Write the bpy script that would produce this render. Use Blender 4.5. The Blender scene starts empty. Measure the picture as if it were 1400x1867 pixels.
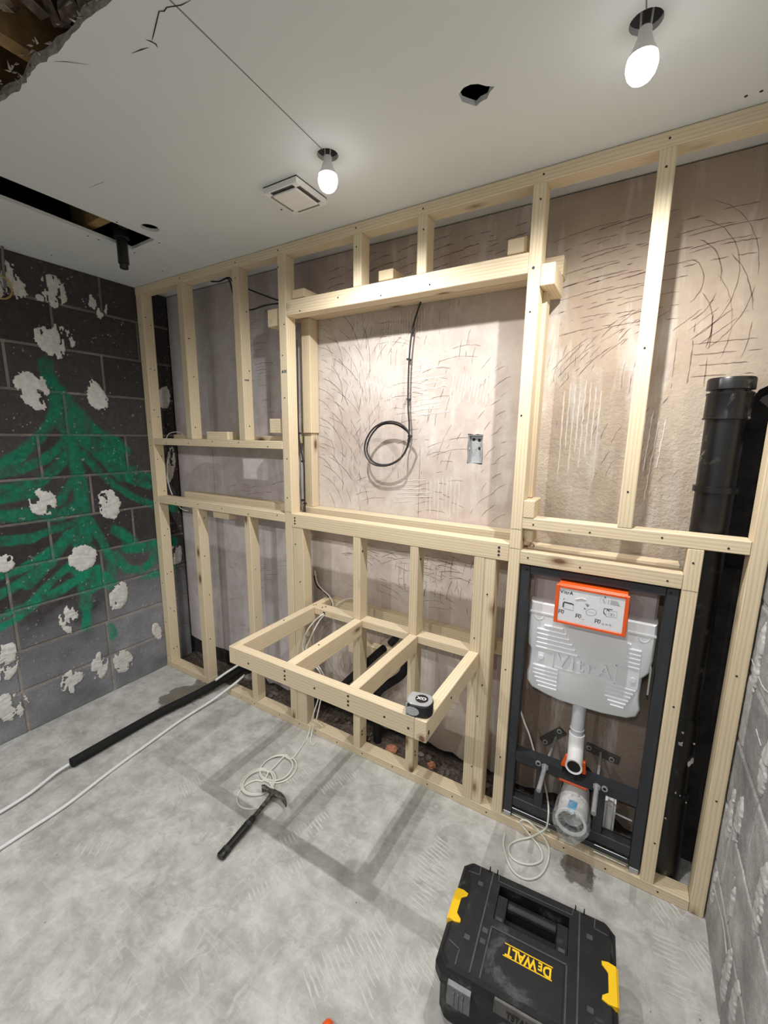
import bpy, bmesh, math, random
import numpy as np
from mathutils import Vector, Matrix
from mathutils.geometry import tessellate_polygon

PI = math.pi
R = random.Random(7)
SC = bpy.context.scene
COL = SC.collection

# ------------------------------------------------------------------ camera
H = 2.49                       # ceiling height
FL = -0.014                    # floor level
CAM = np.array([2.7342, -1.5952, 1.6248])
FPX = 768.4131
def _axes():
    y, p, r = -0.5357, -0.1807, 0.0122
    cy, sy, cp, sp, cr, sr = math.cos(y), math.sin(y), math.cos(p), math.sin(p), math.cos(r), math.sin(r)
    f = np.array([sy*cp, cy*cp, sp]); rt = np.array([cy, -sy, 0.0]); u = np.cross(rt, f)
    return rt*cr+u*sr, -rt*sr+u*cr, f
RT, UP, FW = _axes()
cam = bpy.data.cameras.new('camera')
co = bpy.data.objects.new('camera', cam); COL.objects.link(co)
cam.sensor_fit = 'HORIZONTAL'; cam.sensor_width = 36.0; cam.lens = FPX/1400*36.0
cam.clip_start = 0.02; cam.clip_end = 60
m = Matrix.Identity(4)
for i in range(3):
    m[i][0] = RT[i]; m[i][1] = UP[i]; m[i][2] = -FW[i]; m[i][3] = CAM[i]
co.matrix_world = m
SC.camera = co

# ------------------------------------------------------------------ world, exposure
w = bpy.data.worlds.new('world'); SC.world = w; w.use_nodes = True
w.node_tree.nodes['Background'].inputs[0].default_value = (0.8, 0.9, 1.0, 1)
w.node_tree.nodes['Background'].inputs[1].default_value = 0.05
SC.view_settings.view_transform = 'Standard'
SC.view_settings.look = 'None'
SC.view_settings.exposure = 0.0
SC.view_settings.gamma = 1.0
SC.view_settings.use_curve_mapping = False
SC.cycles.max_bounces = 10
SC.cycles.diffuse_bounces = 6
BULB_POWER = 51.0              # watts of each bulb in view (light thrown below the opaque cap)
FILL_POWER = 46.0              # watts of the unseen fill bulbs added behind the viewer
GLOW = 9.0                     # emission of the frosted dome itself

def at(x, y, ax, val):
    """the point of a real plane (x, y or z = val) seen at a place of the photograph"""
    d = FW + RT*(x-700)/FPX - UP*(y-933.5)/FPX
    i = 'xyz'.index(ax); t = (val-CAM[i])/d[i]
    return tuple(float(v) for v in CAM+d*t)

# ------------------------------------------------------------------ materials
def lin(c): 
    return tuple(((v/255.0)/12.92 if v/255.0 <= 0.04045 else ((v/255.0+0.055)/1.055)**2.4) for v in c)+(1.0,)
class NT:
    def __init__(s, name):
        s.m = bpy.data.materials.new(name); s.m.use_nodes = True
        s.t = s.m.node_tree; s.b = s.t.nodes['Principled BSDF']
    def n(s, typ, **kw):
        nd = s.t.nodes.new(typ)
        for k, v in kw.items():
            if k.startswith('i_'):
                nd.inputs[k[2:].replace('_', ' ')].default_value = v
            else: setattr(nd, k, v)
        return nd
    def l(s, a, b): s.t.links.new(a, b)
    def coord(s, scale=(1, 1, 1), rnd=False, out='Object'):
        tc = s.n('ShaderNodeTexCoord'); v = tc.outputs[out]
        if rnd:
            oi = s.n('ShaderNodeObjectInfo'); mu = s.n('ShaderNodeMath', operation='MULTIPLY'); mu.inputs[1].default_value = 37.0
            s.l(oi.outputs['Random'], mu.inputs[0])
            ad = s.n('ShaderNodeVectorMath', operation='ADD'); s.l(v, ad.inputs[0]); s.l(mu.outputs[0], ad.inputs[1]); v = ad.outputs[0]
        mp = s.n('ShaderNodeMapping'); mp.inputs['Scale'].default_value = scale; s.l(v, mp.inputs[0])
        return mp.outputs[0]
    def noise(s, vec, scale, detail=4, rough=0.6, dist=0):
        nd = s.n('ShaderNodeTexNoise'); s.l(vec, nd.inputs['Vector'])
        nd.inputs['Scale'].default_value = scale; nd.inputs['Detail'].default_value = detail
        nd.inputs['Roughness'].default_value = rough; nd.inputs['Distortion'].default_value = dist
        return nd.outputs[0]
    def ramp(s, fac, stops):
        nd = s.n('ShaderNodeValToRGB'); s.l(fac, nd.inputs[0]); e = nd.color_ramp.elements
        while len(e) < len(stops): e.new(0.5)
        for i, (p, c) in enumerate(stops):
            e[i].position = p; e[i].color = c if len(c) == 4 else tuple(c)+(1,)
        return nd.outputs[0]
    def mix(s, fac, a, b, mode='MIX'):
        nd = s.n('ShaderNodeMix', data_type='RGBA', blend_type=mode)
        for sock, v in ((nd.inputs[0], fac), (nd.inputs[6], a), (nd.inputs[7], b)):
            if hasattr(v, 'node'): s.l(v, sock)
            else: sock.default_value = v
        return nd.outputs[2]
    def math(s, op, a, b=0.0, clamp=False):
        nd = s.n('ShaderNodeMath', operation=op); nd.use_clamp = clamp
        for sock, v in ((nd.inputs[0], a), (nd.inputs[1], b)):
            if hasattr(v, 'node'): s.l(v, sock)
            else: sock.default_value = v
        return nd.outputs[0]
    def bump(s, h, strength=0.3, dist=0.002):
        nd = s.n('ShaderNodeBump'); nd.inputs['Strength'].default_value = strength; nd.inputs['Distance'].default_value = dist
        s.l(h, nd.inputs['Height']); s.l(nd.outputs[0], s.b.inputs['Normal'])
    def col(s, c):
        if hasattr(c, 'node'): s.l(c, s.b.inputs['Base Color'])
        else: s.b.inputs['Base Color'].default_value = c
        return s
    def rough(s, r, spec=0.5, metal=0.0):
        if hasattr(r, 'node'): s.l(r, s.b.inputs['Roughness'])
        else: s.b.inputs['Roughness'].default_value = r
        s.b.inputs['Specular IOR Level'].default_value = spec; s.b.inputs['Metallic'].default_value = metal
        return s

def simple(name, rgb, rough=0.5, metal=0.0, var=0.12, scale=30, spec=0.5, bump=0.0):
    t = NT(name); v = t.coord(); c = lin(rgb)
    d = tuple(x*(1-var*1.8) for x in c[:3])+(1,); b = tuple(min(1, x*(1+var)) for x in c[:3])+(1,)
    n = t.noise(v, scale, 4)
    t.col(t.ramp(n, [(0.3, d), (0.7, b)])).rough(rough, spec, metal)
    if bump: t.bump(t.noise(v, scale*3, 4), bump, 0.002)
    return t.m

def make_wood():
    t = NT('pine_timber'); v = t.coord((1, 1, 0.09), rnd=True)
    oi = t.n('ShaderNodeObjectInfo')
    wv = t.n('ShaderNodeTexWave', wave_type='RINGS', rings_direction='Z', wave_profile='SIN'); t.l(v, wv.inputs[0])
    wv.inputs['Scale'].default_value = 38; wv.inputs['Distortion'].default_value = 3.2; wv.inputs['Detail'].default_value = 2.5; wv.inputs['Detail Scale'].default_value = 1.3
    fine = t.noise(t.coord((60, 60, 1.6), rnd=True), 4, 4)
    big = t.noise(t.coord((3, 3, 1.2), rnd=True), 1.5, 2)
    pale = t.ramp(big, [(0.3, lin((224, 205, 168))), (0.7, lin((233, 218, 185)))])
    grain = t.ramp(wv.outputs[0], [(0.0, lin((206, 176, 128))), (0.55, lin((231, 213, 176)))])
    c = t.mix(0.55, pale, grain)
    c = t.mix(t.math('MULTIPLY', fine, 0.3), c, lin((196, 164, 116)))
    vo = t.n('ShaderNodeTexVoronoi'); t.l(t.coord((1, 1, 0.42), rnd=True), vo.inputs['Vector']); vo.inputs['Scale'].default_value = 7.5
    kn = t.ramp(vo.outputs['Distance'], [(0.055, (1, 1, 1)), (0.10, (0.4, 0.4, 0.4)), (0.18, (0, 0, 0))])
    c = t.mix(kn, c, lin((120, 82, 48)))
    hue = t.n('ShaderNodeHueSaturation'); t.l(c, hue.inputs['Color'])
    t.l(t.math('ADD', t.math('MULTIPLY', oi.outputs['Random'], 0.16), 0.86), hue.inputs['Value']); hue.inputs['Saturation'].default_value = 0.84
    t.col(hue.outputs[0]).rough(0.62, 0.3)
    t.bump(t.math('ADD', fine, t.math('MULTIPLY', wv.outputs[0], 0.3)), 0.25, 0.0015)
    return t.m
M = {}
M['wood'] = make_wood()

def make_floor():
    t = NT('concrete_floor'); v = t.coord()
    n1 = t.noise(v, 2.2, 6, 0.62, 0.6); n2 = t.noise(v, 11, 6, 0.7, 0.3); n3 = t.noise(v, 70, 3)
    a = t.ramp(n1, [(0.34, lin((160, 160, 156))), (0.5, lin((184, 184, 181))), (0.66, lin((205, 206, 204)))])
    b = t.ramp(n2, [(0.38, lin((148, 147, 142))), (0.52, lin((188, 188, 184))), (0.64, lin((218, 219, 217)))])
    c = t.mix(0.5, a, b)
    sc1 = t.ramp(t.noise(t.coord((2.0, 9.0, 1)), 2.2, 6, 0.72, 1.6), [(0.56, (0, 0, 0)), (0.60, (1, 1, 1))])
    sc2 = t.ramp(t.noise(t.coord((7.0, 3.0, 1)), 2.6, 6, 0.72, 1.2), [(0.60, (0, 0, 0)), (0.63, (1, 1, 1))])
    sc3 = t.ramp(t.noise(t.coord((4.0, 4.0, 1)), 1.6, 7, 0.75, 1.0), [(0.38, (1, 1, 1)), (0.42, (0, 0, 0))])
    c = t.mix(t.math('MULTIPLY', sc1, 0.26), c, lin((214, 214, 211))); c = t.mix(t.math('MULTIPLY', sc2, 0.35), c, lin((216, 217, 215))); c = t.mix(t.math('MULTIPLY', sc3, 0.40), c, lin((150, 149, 144)))
    c = t.mix(t.math('MULTIPLY', n3, 0.18), c, lin((130, 127, 120)))
    # specks of dirt
    vo = t.n('ShaderNodeTexVoronoi'); t.l(v, vo.inputs['Vector']); vo.inputs['Scale'].default_value = 9
    sp = t.ramp(vo.outputs['Distance'], [(0.018, (1, 1, 1)), (0.03, (0, 0, 0))])
    c = t.mix(t.math('MULTIPLY', sp, 0.7), c, lin((70, 64, 58)))
    # wet stains
    wob = t.noise(v, 9, 4, 0.6)
    def stain(cx, cy, rx, ry):
        mp = t.n('ShaderNodeMapping'); t.l(t.n('ShaderNodeTexCoord').outputs['Object'], mp.inputs[0])
        mp.inputs['Location'].default_value = (-cx/rx, -cy/ry, 0); mp.inputs['Scale'].default_value = (1/rx, 1/ry, 0)
        ln = t.n('ShaderNodeVectorMath', operation='LENGTH'); t.l(mp.outputs[0], ln.inputs[0])
        d = t.math('ADD', ln.outputs['Value'], t.math('MULTIPLY', t.math('SUBTRACT', wob, 0.5), 2.6))
        return t.ramp(d, [(0.86, (1, 1, 1)), (1.0, (0, 0, 0))])
    st = t.math('MAXIMUM', stain(0.42, -0.17, 0.13, 0.15), stain(2.69, -0.04, 0.07, 0.07))
    st = t.math('MAXIMUM', st, stain(0.43, -0.03, 0.11, 0.05))
    c = t.mix(t.math('MULTIPLY', st, 0.8), c, lin((88, 80, 68)))
    t.col(c); t.rough(t.math('SUBTRACT', t.math('ADD', 0.42, t.math('MULTIPLY', n2, 0.35)), t.math('MULTIPLY', st, 0.3)), 0.4)
    t.bump(t.math('ADD', n2, t.math('MULTIPLY', n3, 0.3)), 0.22, 0.004)
    return t.m
M['floor'] = make_floor()

def make_plaster():
    t = NT('scratched_plaster'); tc = t.n('ShaderNodeTexCoord'); v = t.coord()
    sx = t.n('ShaderNodeSeparateXYZ'); t.l(tc.outputs['Object'], sx.inputs[0])
    X, Z = sx.outputs[0], sx.outputs[2]
    n1 = t.noise(v, 2.6, 5, 0.6, 0.5); n2 = t.noise(t.coord((9, 1, 1.6)), 1.6, 4, 0.6, 0.4); n3 = t.noise(v, 60, 5, 0.7); n4 = t.noise(v, 14, 4, 0.6)
    base = t.ramp(n1, [(0.3, lin((184, 170, 162))), (0.5, lin((198, 186, 178))), (0.7, lin((206, 199, 193)))])
    lilac = t.ramp(n1, [(0.3, lin((186, 178, 180))), (0.7, lin((204, 198, 199)))])
    tan = t.ramp(n1, [(0.3, lin((168, 151, 134))), (0.55, lin((186, 172, 155))), (0.75, lin((199, 190, 178)))])
    fl = t.math('MULTIPLY', t.math('SUBTRACT', 1.36, t.math('ADD', X, t.math('MULTIPLY', n4, 0.2))), 6.0, True)
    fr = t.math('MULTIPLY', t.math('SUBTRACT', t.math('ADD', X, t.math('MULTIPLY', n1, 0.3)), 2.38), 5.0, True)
    c = t.mix(fl, base, lilac); c = t.mix(fr, c, tan)
    # darker band along the top, partly painted-in shade of header and top plate
    ft = t.math('MULTIPLY', t.math('SUBTRACT', t.math('ADD', Z, t.math('MULTIPLY', n1, 0.5)), 2.42), 4.0, True)
    c = t.mix(t.math('MULTIPLY', ft, 0.35), c, lin((140, 124, 117)))
    fb = t.math('MULTIPLY', fr, t.math('MULTIPLY', t.math('SUBTRACT', 1.22, t.math('ADD', Z, t.math('MULTIPLY', n1, 0.2))), 5.0, True))  # cistern's shadow painted in as darker brown, low at right
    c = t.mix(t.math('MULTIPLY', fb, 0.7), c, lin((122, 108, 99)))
    sm = t.ramp(n2, [(0.54, (0, 0, 0)), (0.7, (1, 1, 1))])
    c = t.mix(t.math('MULTIPLY', sm, 0.55), c, lin((214, 210, 204)))
    c = t.mix(t.math('MULTIPLY', t.ramp(n4, [(0.4, (1, 1, 1)), (0.55, (0, 0, 0))]), 0.25), c, lin((160, 142, 134)))
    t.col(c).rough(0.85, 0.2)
    # the plaster right of the recess is coarse grained below head height
    gr = t.math('MULTIPLY', fr, t.math('MULTIPLY', t.math('SUBTRACT', 2.0, Z), 2.5, True))
    hgt = t.math('ADD', t.math('MULTIPLY', n4, 0.5), t.math('MULTIPLY', t.math('MULTIPLY', n3, gr), 2.2))
    t.bump(t.math('ADD', hgt, t.math('MULTIPLY', n3, 0.15)), 0.55, 0.006)
    return t.m
M['plaster'] = make_plaster()

def make_ceiling():
    t = NT('ceiling_paint'); v = t.coord()
    n = t.noise(v, 1.2, 3); n2 = t.noise(v, 22, 4)
    c = t.ramp(n, [(0.3, lin((217, 222, 224))), (0.7, lin((223, 228, 230)))])
    t.col(c).rough(0.7, 0.25); t.bump(n2, 0.05, 0.003)
    return t.m
M['ceiling'] = make_ceiling()

def make_attr(name, rough=0.8, bump=0.5, scale=120):
    t = NT(name); a = t.n('ShaderNodeVertexColor', layer_name='Col'); v = t.coord()
    n = t.noise(v, scale, 4, 0.7); n2 = t.noise(v, 18, 4, 0.6)
    c = t.mix(1.0, a.outputs[0], t.ramp(n, [(0.3, (0.72, 0.72, 0.72)), (0.7, (1.12, 1.12, 1.12))]), 'MULTIPLY')
    t.col(c).rough(rough, 0.3)
    t.bump(t.math('ADD', n, n2), bump, 0.003)
    return t.m
M['block'] = make_attr('painted_block')
M['greyblock'] = make_attr('grey_block', 0.9, 0.8, 160)

M['dab'] = simple('adhesive_dab', (205, 203, 199), 0.9, var=0.10, scale=45, bump=0.6)
M['skim'] = simple('skim_patch', (214, 210, 208), 0.8, var=0.08, scale=25)
M['dabgrey'] = simple('thin_adhesive', (186, 185, 183), 0.9, var=0.10, scale=45, bump=0.4)
M['ridge'] = simple('adhesive_ridge', (198, 198, 194), 0.85, var=0.06, scale=30, bump=0.3)
M['wallridge'] = simple('wall_adhesive_ridge', (206, 197, 190), 0.85, var=0.06, scale=30, bump=0.3)
M['cut'] = simple('broken_plaster_edge', (178, 172, 165), 0.9, var=0.25, scale=40, bump=0.6)
M['darkblock'] = simple('dark_block', (52, 49, 48), 0.9, var=0.35, scale=14, bump=0.5)
M['scratch'] = simple('scored_groove', (128, 107, 97), 0.95, var=0.2)
M['crackline'] = simple('crack_dark', (52, 50, 48), 0.95, var=0.2)
M['pencil'] = simple('pencil_grey', (125, 125, 122), 0.9)
M['black'] = simple('black_plastic', (24, 24, 26), 0.42, var=0.2)
M['lagging'] = simple('black_foam', (14, 14, 15), 0.85, var=0.2, bump=0.2)
M['cable_black'] = simple('black_cable', (42, 41, 42), 0.5)
M['cable_white'] = simple('white_cable', (222, 221, 212), 0.45, var=0.04)
M['cable_grey'] = simple('grey_cable', (112, 110, 108), 0.55)
M['pipe_white'] = simple('white_pipe', (224, 225, 226), 0.4, var=0.04)
M['frame'] = simple('slate_steel', (47, 50, 55), 0.45, var=0.12, scale=12)
M['steel'] = simple('zinc_steel', (176, 178, 180), 0.36, 0.35, var=0.08)
M['bracket'] = simple('plate_steel', (96, 94, 90), 0.45, 0.6, var=0.15)
M['tank'] = simple('cistern_white', (226, 229, 233), 0.4, var=0.02, scale=8)
M['tankgrey'] = simple('cistern_back', (178, 172, 172), 0.6, var=0.04)
M['polywhite'] = simple('foam_white', (226, 226, 226), 0.55, var=0.03)
M['orange'] = simple('orange_plastic', (232, 92, 34), 0.35, var=0.05)
M['paper'] = simple('paper_label', (222, 223, 227), 0.5, var=0.02)
M['print'] = simple('print_dark', (62, 64, 72), 0.6)
M['printlight'] = simple('print_grey', (168, 170, 176), 0.6)
M['flush'] = simple('flush_pipe_grey', (196, 198, 203), 0.35, var=0.03)
M['yellow'] = simple('yellow_plastic', (247, 200, 22), 0.4, var=0.03)
M['rubberdark'] = simple('dark_inside', (10, 10, 11), 0.7)
M['blue'] = simple('blue_tape', (20, 150, 200), 0.5)
M['joist'] = simple('old_joist', (158, 128, 84), 0.8, var=0.25, scale=18)
M['hood'] = simple('grey_hood', (120, 120, 122), 0.7)
M['deck'] = simple('deck_boards', (44, 38, 33), 0.9, var=0.3, scale=8)
M['fibre'] = simple('brown_fibre', (158, 142, 128), 0.95, var=0.35, scale=40)
M['brick'] = simple('brick_bit', (196, 134, 104), 0.9, var=0.2, bump=0.5)
M['rubble'] = simple('rubble_grey', (120, 112, 104), 0.95, var=0.3, bump=0.5)
M['dirt'] = simple('dirt', (96, 86, 76), 0.95, var=0.4, scale=60, bump=0.6)
M['chrome'] = simple('chromed_grey', (178, 180, 183), 0.25, 0.25, var=0.05)
M['hammer'] = simple('worn_steel', (92, 86, 82), 0.4, 0.35, var=0.5, scale=70)
M['plasticwhite'] = simple('white_plastic', (232, 232, 230), 0.4, var=0.02)
M['greywall'] = simple('render_grey', (176, 175, 172), 0.9, var=0.06, scale=6)
M['brass'] = simple('brass_ring', (170, 150, 96), 0.4, 0.6)

def make_toolbox():
    t = NT('dusty_black_plastic'); v = t.coord()
    n = t.noise(v, 9, 6, 0.7, 0.6); n2 = t.noise(v, 260, 2)
    c = t.ramp(n, [(0.45, lin((18, 19, 21))), (0.57, lin((28, 29, 31))), (0.70, lin((84, 86, 88)))])
    t.col(c).rough(0.55, 0.4); t.bump(n2, 0.15, 0.001)
    return t.m
M['toolbox'] = make_toolbox()
M['latch'] = simple('latch_grey', (112, 114, 117), 0.4, 0.3, var=0.2)
M['ribgrey'] = simple('scuffed_rib', (70, 72, 75), 0.6, var=0.2)

def make_soil():
    t = NT('soil_pipe_black'); v = t.coord((1, 1, 1))
    n = t.noise(v, 14, 6, 0.72, 0.8); n2 = t.noise(v, 5, 4)
    sp = t.ramp(t.math('MULTIPLY', n, t.math('ADD', n2, 0.5)), [(0.60, lin((19, 19, 21))), (0.68, lin((60, 58, 56))), (0.76, lin((150, 146, 140)))])
    t.col(sp).rough(0.35, 0.5); return t.m
M['soil'] = make_soil()

def make_film():
    t = NT('clear_plastic_film'); v = t.coord()
    out = t.t.nodes['Material Output']
    tr = t.n('ShaderNodeBsdfTransparent'); gl = t.n('ShaderNodeBsdfGlossy'); gl.inputs['Roughness'].default_value = 0.12
    df = t.n('ShaderNodeBsdfDiffuse'); df.inputs[0].default_value = (0.8, 0.82, 0.85, 1)
    m1 = t.n('ShaderNodeMixShader'); m1.inputs[0].default_value = 0.5; t.l(gl.outputs[0], m1.inputs[1]); t.l(df.outputs[0], m1.inputs[2])
    m2 = t.n('ShaderNodeMixShader'); n = t.noise(v, 30, 3, 0.6, 1.0)
    t.l(t.ramp(n, [(0.4, (0.12, 0.12, 0.12)), (0.62, (0.5, 0.5, 0.5))]), m2.inputs[0])
    t.l(tr.outputs[0], m2.inputs[1]); t.l(m1.outputs[0], m2.inputs[2]); t.l(m2.outputs[0], out.inputs[0])
    bp = t.n('ShaderNodeBump'); bp.inputs['Strength'].default_value = 0.8; bp.inputs['Distance'].default_value = 0.004
    t.l(t.noise(v, 45, 4, 0.6, 2.0), bp.inputs['Height']); t.l(bp.outputs[0], gl.inputs['Normal'])
    return t.m
M['film'] = make_film()

def emit(name, strength):
    t = NT(name); t.b.inputs['Emission Color'].default_value = (1.0, 0.985, 0.96, 1); t.b.inputs['Emission Strength'].default_value = strength
    t.b.inputs['Base Color'].default_value = (0.9, 0.9, 0.9, 1)
    return t.m
M['bulb'] = emit('lit_bulb', GLOW)

# ------------------------------------------------------------------ mesh helpers
class MB:
    def __init__(s): s.v = []; s.f = []; s.org = (0, 0, 0)
    def add(s, vs, fs):
        k = len(s.v); s.v += [tuple(p) for p in vs]; s.f += [tuple(i+k for i in f) for f in fs]; return s
    def box(s, x0, x1, y0, y1, z0, z1):
        return s.add([(x0, y0, z0), (x1, y0, z0), (x1, y1, z0), (x0, y1, z0), (x0, y0, z1), (x1, y0, z1), (x1, y1, z1), (x0, y1, z1)],
                     [(0, 3, 2, 1), (4, 5, 6, 7), (0, 1, 5, 4), (1, 2, 6, 5), (2, 3, 7, 6), (3, 0, 4, 7)])
    def tube(s, path, r, n=8, closed=False, smooth=3, r2=None, caps=True):
        P = [Vector(p) for p in path]
        if smooth > 1 and len(P) > 2: P = catmull(P, smooth, closed)
        N = len(P); up = Vector((0.13, 0.21, 0.97)); vs = []; fs = []
        prev = None
        for i, p in enumerate(P):
            if closed: d = P[(i+1) % N]-P[i-1]
            else: d = P[min(i+1, N-1)]-P[max(i-1, 0)]
            if d.length < 1e-9: d = Vector((0, 0, 1))
            d.normalize()
            if prev is None:
                a = d.cross(up)
                if a.length < 1e-4: a = d.cross(Vector((1, 0, 0)))
            else:
                a = prev-d*prev.dot(d)
                if a.length < 1e-6: a = d.cross(up)
            a.normalize(); prev = a; b = d.cross(a)
            rr = r if r2 is None else r+(r2-r)*i/max(1, N-1)
            for k in range(n):
                q = p+(a*math.cos(2*PI*k/n)+b*math.sin(2*PI*k/n))*rr; vs.append(tuple(q))
        M_ = N if closed else N-1
        for i in range(M_):
            for k in range(n):
                j = (i+1) % N
                fs.append((i*n+k, i*n+(k+1) % n, j*n+(k+1) % n, j*n+k))
        if caps and not closed:
            fs.append(tuple(range(n))[::-1]); fs.append(tuple((N-1)*n+k for k in range(n)))
        return s.add(vs, fs)
    def lathe(s, prof, c=(0, 0, 0), axis='z', n=24, cap=True):
        """profile of (radius, height) turned about an axis through c"""
        vs = []; fs = []
        for r, h in prof:
            for k in range(n):
                a = 2*PI*k/n; u, v = r*math.cos(a), r*math.sin(a)
                if axis == 'z': p = (u, v, h)
                elif axis == 'y': p = (v, h, u)
                else: p = (h, u, v)
                vs.append((p[0]+c[0], p[1]+c[1], p[2]+c[2]))
        for i in range(len(prof)-1):
            for k in range(n): fs.append((i*n+k, i*n+(k+1) % n, (i+1)*n+(k+1) % n, (i+1)*n+k))
        if cap:
            fs.append(tuple(range(n))[::-1]); fs.append(tuple((len(prof)-1)*n+k for k in range(n)))
        return s.add(vs, fs)
    def prism(s, poly, a, b, axis='z'):
        """2D outline extruded from a to b along an axis; (u, v) are the other two axes in order"""
        def P(u, v, h): return (u, v, h) if axis == 'z' else ((u, h, v) if axis == 'y' else (h, u, v))
        n = len(poly); vs = [P(u, v, a) for u, v in poly]+[P(u, v, b) for u, v in poly]
        fs = [(i, (i+1) % n, (i+1) % n+n, i+n) for i in range(n)]
        fs += [tuple(range(n))[::-1], tuple(range(n, 2*n))]
        return s.add(vs, fs)
    def split(s, name, mat, parent=None, org=(0, 0, 0), bevel=0.0, smooth=False):
        """every separate piece as an object of its own"""
        up = list(range(len(s.v)))
        def find(i):
            while up[i] != i: up[i] = up[up[i]]; i = up[i]
            return i
        for f in s.f:
            a = find(f[0])
            for i in f[1:]: up[find(i)] = a
        groups = {}
        for f in s.f: groups.setdefault(find(f[0]), []).append(f)
        out = []
        for fs in groups.values():
            used = sorted({i for f in fs for i in f}); mp = {i: k for k, i in enumerate(used)}
            out.append(MB().add([s.v[i] for i in used], [tuple(mp[i] for i in f) for f in fs]).build(name, mat, parent, org, bevel, smooth))
        return out
    def build(s, name, mat, parent=None, org=(0, 0, 0), bevel=0.0, smooth=False, seg=1):
        me = bpy.data.meshes.new(name)
        me.from_pydata([(p[0]-org[0], p[1]-org[1], p[2]-org[2]) for p in s.v], [], s.f)
        bm = bmesh.new(); bm.from_mesh(me); bmesh.ops.recalc_face_normals(bm, faces=bm.faces)
        if bevel: bmesh.ops.bevel(bm, geom=list(bm.edges), offset=bevel, segments=seg, affect='EDGES', clamp_overlap=True)
        bm.to_mesh(me); bm.free()
        me.materials.append(mat)
        if smooth:
            for p in me.polygons: p.use_smooth = True
            try: me.set_sharp_from_angle(angle=math.radians(40))
            except Exception: pass
        o = bpy.data.objects.new(name, me); COL.objects.link(o)
        if parent is not None: o.parent = parent
        return o

def catmull(P, k, closed):
    out = []; N = len(P)
    for i in range(N if closed else N-1):
        p0 = P[i-1] if (closed or i > 0) else P[i]*2-P[i+1]
        p1 = P[i]; p2 = P[(i+1) % N]
        p3 = P[(i+2) % N] if (closed or i+2 < N) else P[i+1]*2-P[i]
        for j in range(k):
            t = j/k
            out.append(0.5*((2*p1)+(p2-p0)*t+(2*p0-5*p1+4*p2-p3)*t*t+(3*p1-p0-3*p2+p3)*t*t*t))
    if not closed: out.append(P[-1])
    return out

def thing(name, label, cat, loc=(0, 0, 0), rz=0.0, group=None):
    o = bpy.data.objects.new(name, None); COL.objects.link(o)
    o.empty_display_size = 0.05; o.location = loc; o.rotation_euler = (0, 0, rz)
    o['label'] = label; o['category'] = cat
    if group: o['group'] = group
    return o
def tag(o, label, cat, group=None):
    o['label'] = label; o['category'] = cat
    if group: o['group'] = group
    return o
def struct(o): o['kind'] = 'structure'; return o
def stuff(o): o['kind'] = 'stuff'; return o

def text_into(mb, s, fn, size, extrude=0.0, bold=False, xscale=1.0, spacing=1.0):
    """flat lettering: fn(u, v, h) places a point of the text"""
    cu = bpy.data.curves.new('lettering', 'FONT'); cu.body = s; cu.size = size; cu.align_x = 'CENTER'; cu.align_y = 'CENTER'
    cu.extrude = extrude; cu.resolution_u = 3; cu.space_character = spacing
    if bold: cu.offset = size*0.032
    o = bpy.data.objects.new('lettering', cu); COL.objects.link(o)
    dg = bpy.context.evaluated_depsgraph_get(); me = bpy.data.meshes.new_from_object(o.evaluated_get(dg))
    mb.add([fn(v.co.x*xscale, v.co.y, v.co.z) for v in me.vertices], [tuple(p.vertices) for p in me.polygons])
    bpy.data.objects.remove(o); bpy.data.curves.remove(cu); bpy.data.meshes.remove(me)

# value noise on arrays
_rng = np.random.RandomState(11)
_tab = _rng.rand(256, 256)
def vnoise(x, y, s):
    x = np.asarray(x, float)*s+51.3; y = np.asarray(y, float)*s+77.7
    xi = np.floor(x).astype(int); yi = np.floor(y).astype(int); fx = x-xi; fy = y-yi
    fx = fx*fx*(3-2*fx); fy = fy*fy*(3-2*fy)
    g = lambda a, b: _tab[a % 256, b % 256]
    return (g(xi, yi)*(1-fx)+g(xi+1, yi)*fx)*(1-fy)+(g(xi, yi+1)*(1-fx)+g(xi+1, yi+1)*fx)*fy
def fnoise(x, y, s, o=4):
    r = 0; a = 0.5; t = 0
    for i in range(o): r = r+a*vnoise(x+i*3.1, y-i*1.7, s); t += a; a *= 0.55; s *= 2.05
    return r/t
def sstep(a, b, x):
    t = np.clip((x-a)/(b-a), 0, 1); return t*t*(3-2*t)

# ------------------------------------------------------------------ floor and ceiling
W = 3.10; YB = 0.20; YF = -3.3
ZT = 2.80
struct(MB().box(-0.1, W+0.1, YF-0.1, 0.32, FL-0.12, FL).build('floor', M['floor']))

def holed_slab(outer, holes, z0, z1):
    """a slab with holes cut through it (bottom at z0)"""
    loops = [outer]+holes
    fl = [p for lp in loops for p in lp]
    tris = tessellate_polygon([[Vector((x, y, 0)) for x, y in lp] for lp in loops])
    mb = MB(); n = len(fl)
    vs = [(x, y, z0) for x, y in fl]+[(x, y, z1) for x, y in fl]
    fs = [tuple(t) for t in tris]+[tuple(i+n for i in t) for t in tris]
    k = 0
    side = []
    for lp in loops:
        m_ = len(lp)
        side += [(k+i, k+(i+1) % m_, k+(i+1) % m_+n, k+i+n) for i in range(m_)]
        k += m_
    mb.add(vs, fs+side)
    return mb, len(fs)
def circle(cx, cy, r, n=24, jag=0.0): return [(cx+r*(1+R.uniform(-jag, jag))*math.cos(2*PI*i/n), cy+r*(1+R.uniform(-jag, jag))*math.sin(2*PI*i/n)) for i in range(n)]
slot = [(0.560, -1.50), (0.744, -1.50), (0.743, -0.318), (0.543, -0.311), (0.547, -0.40), (0.562, -0.75)]
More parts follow.
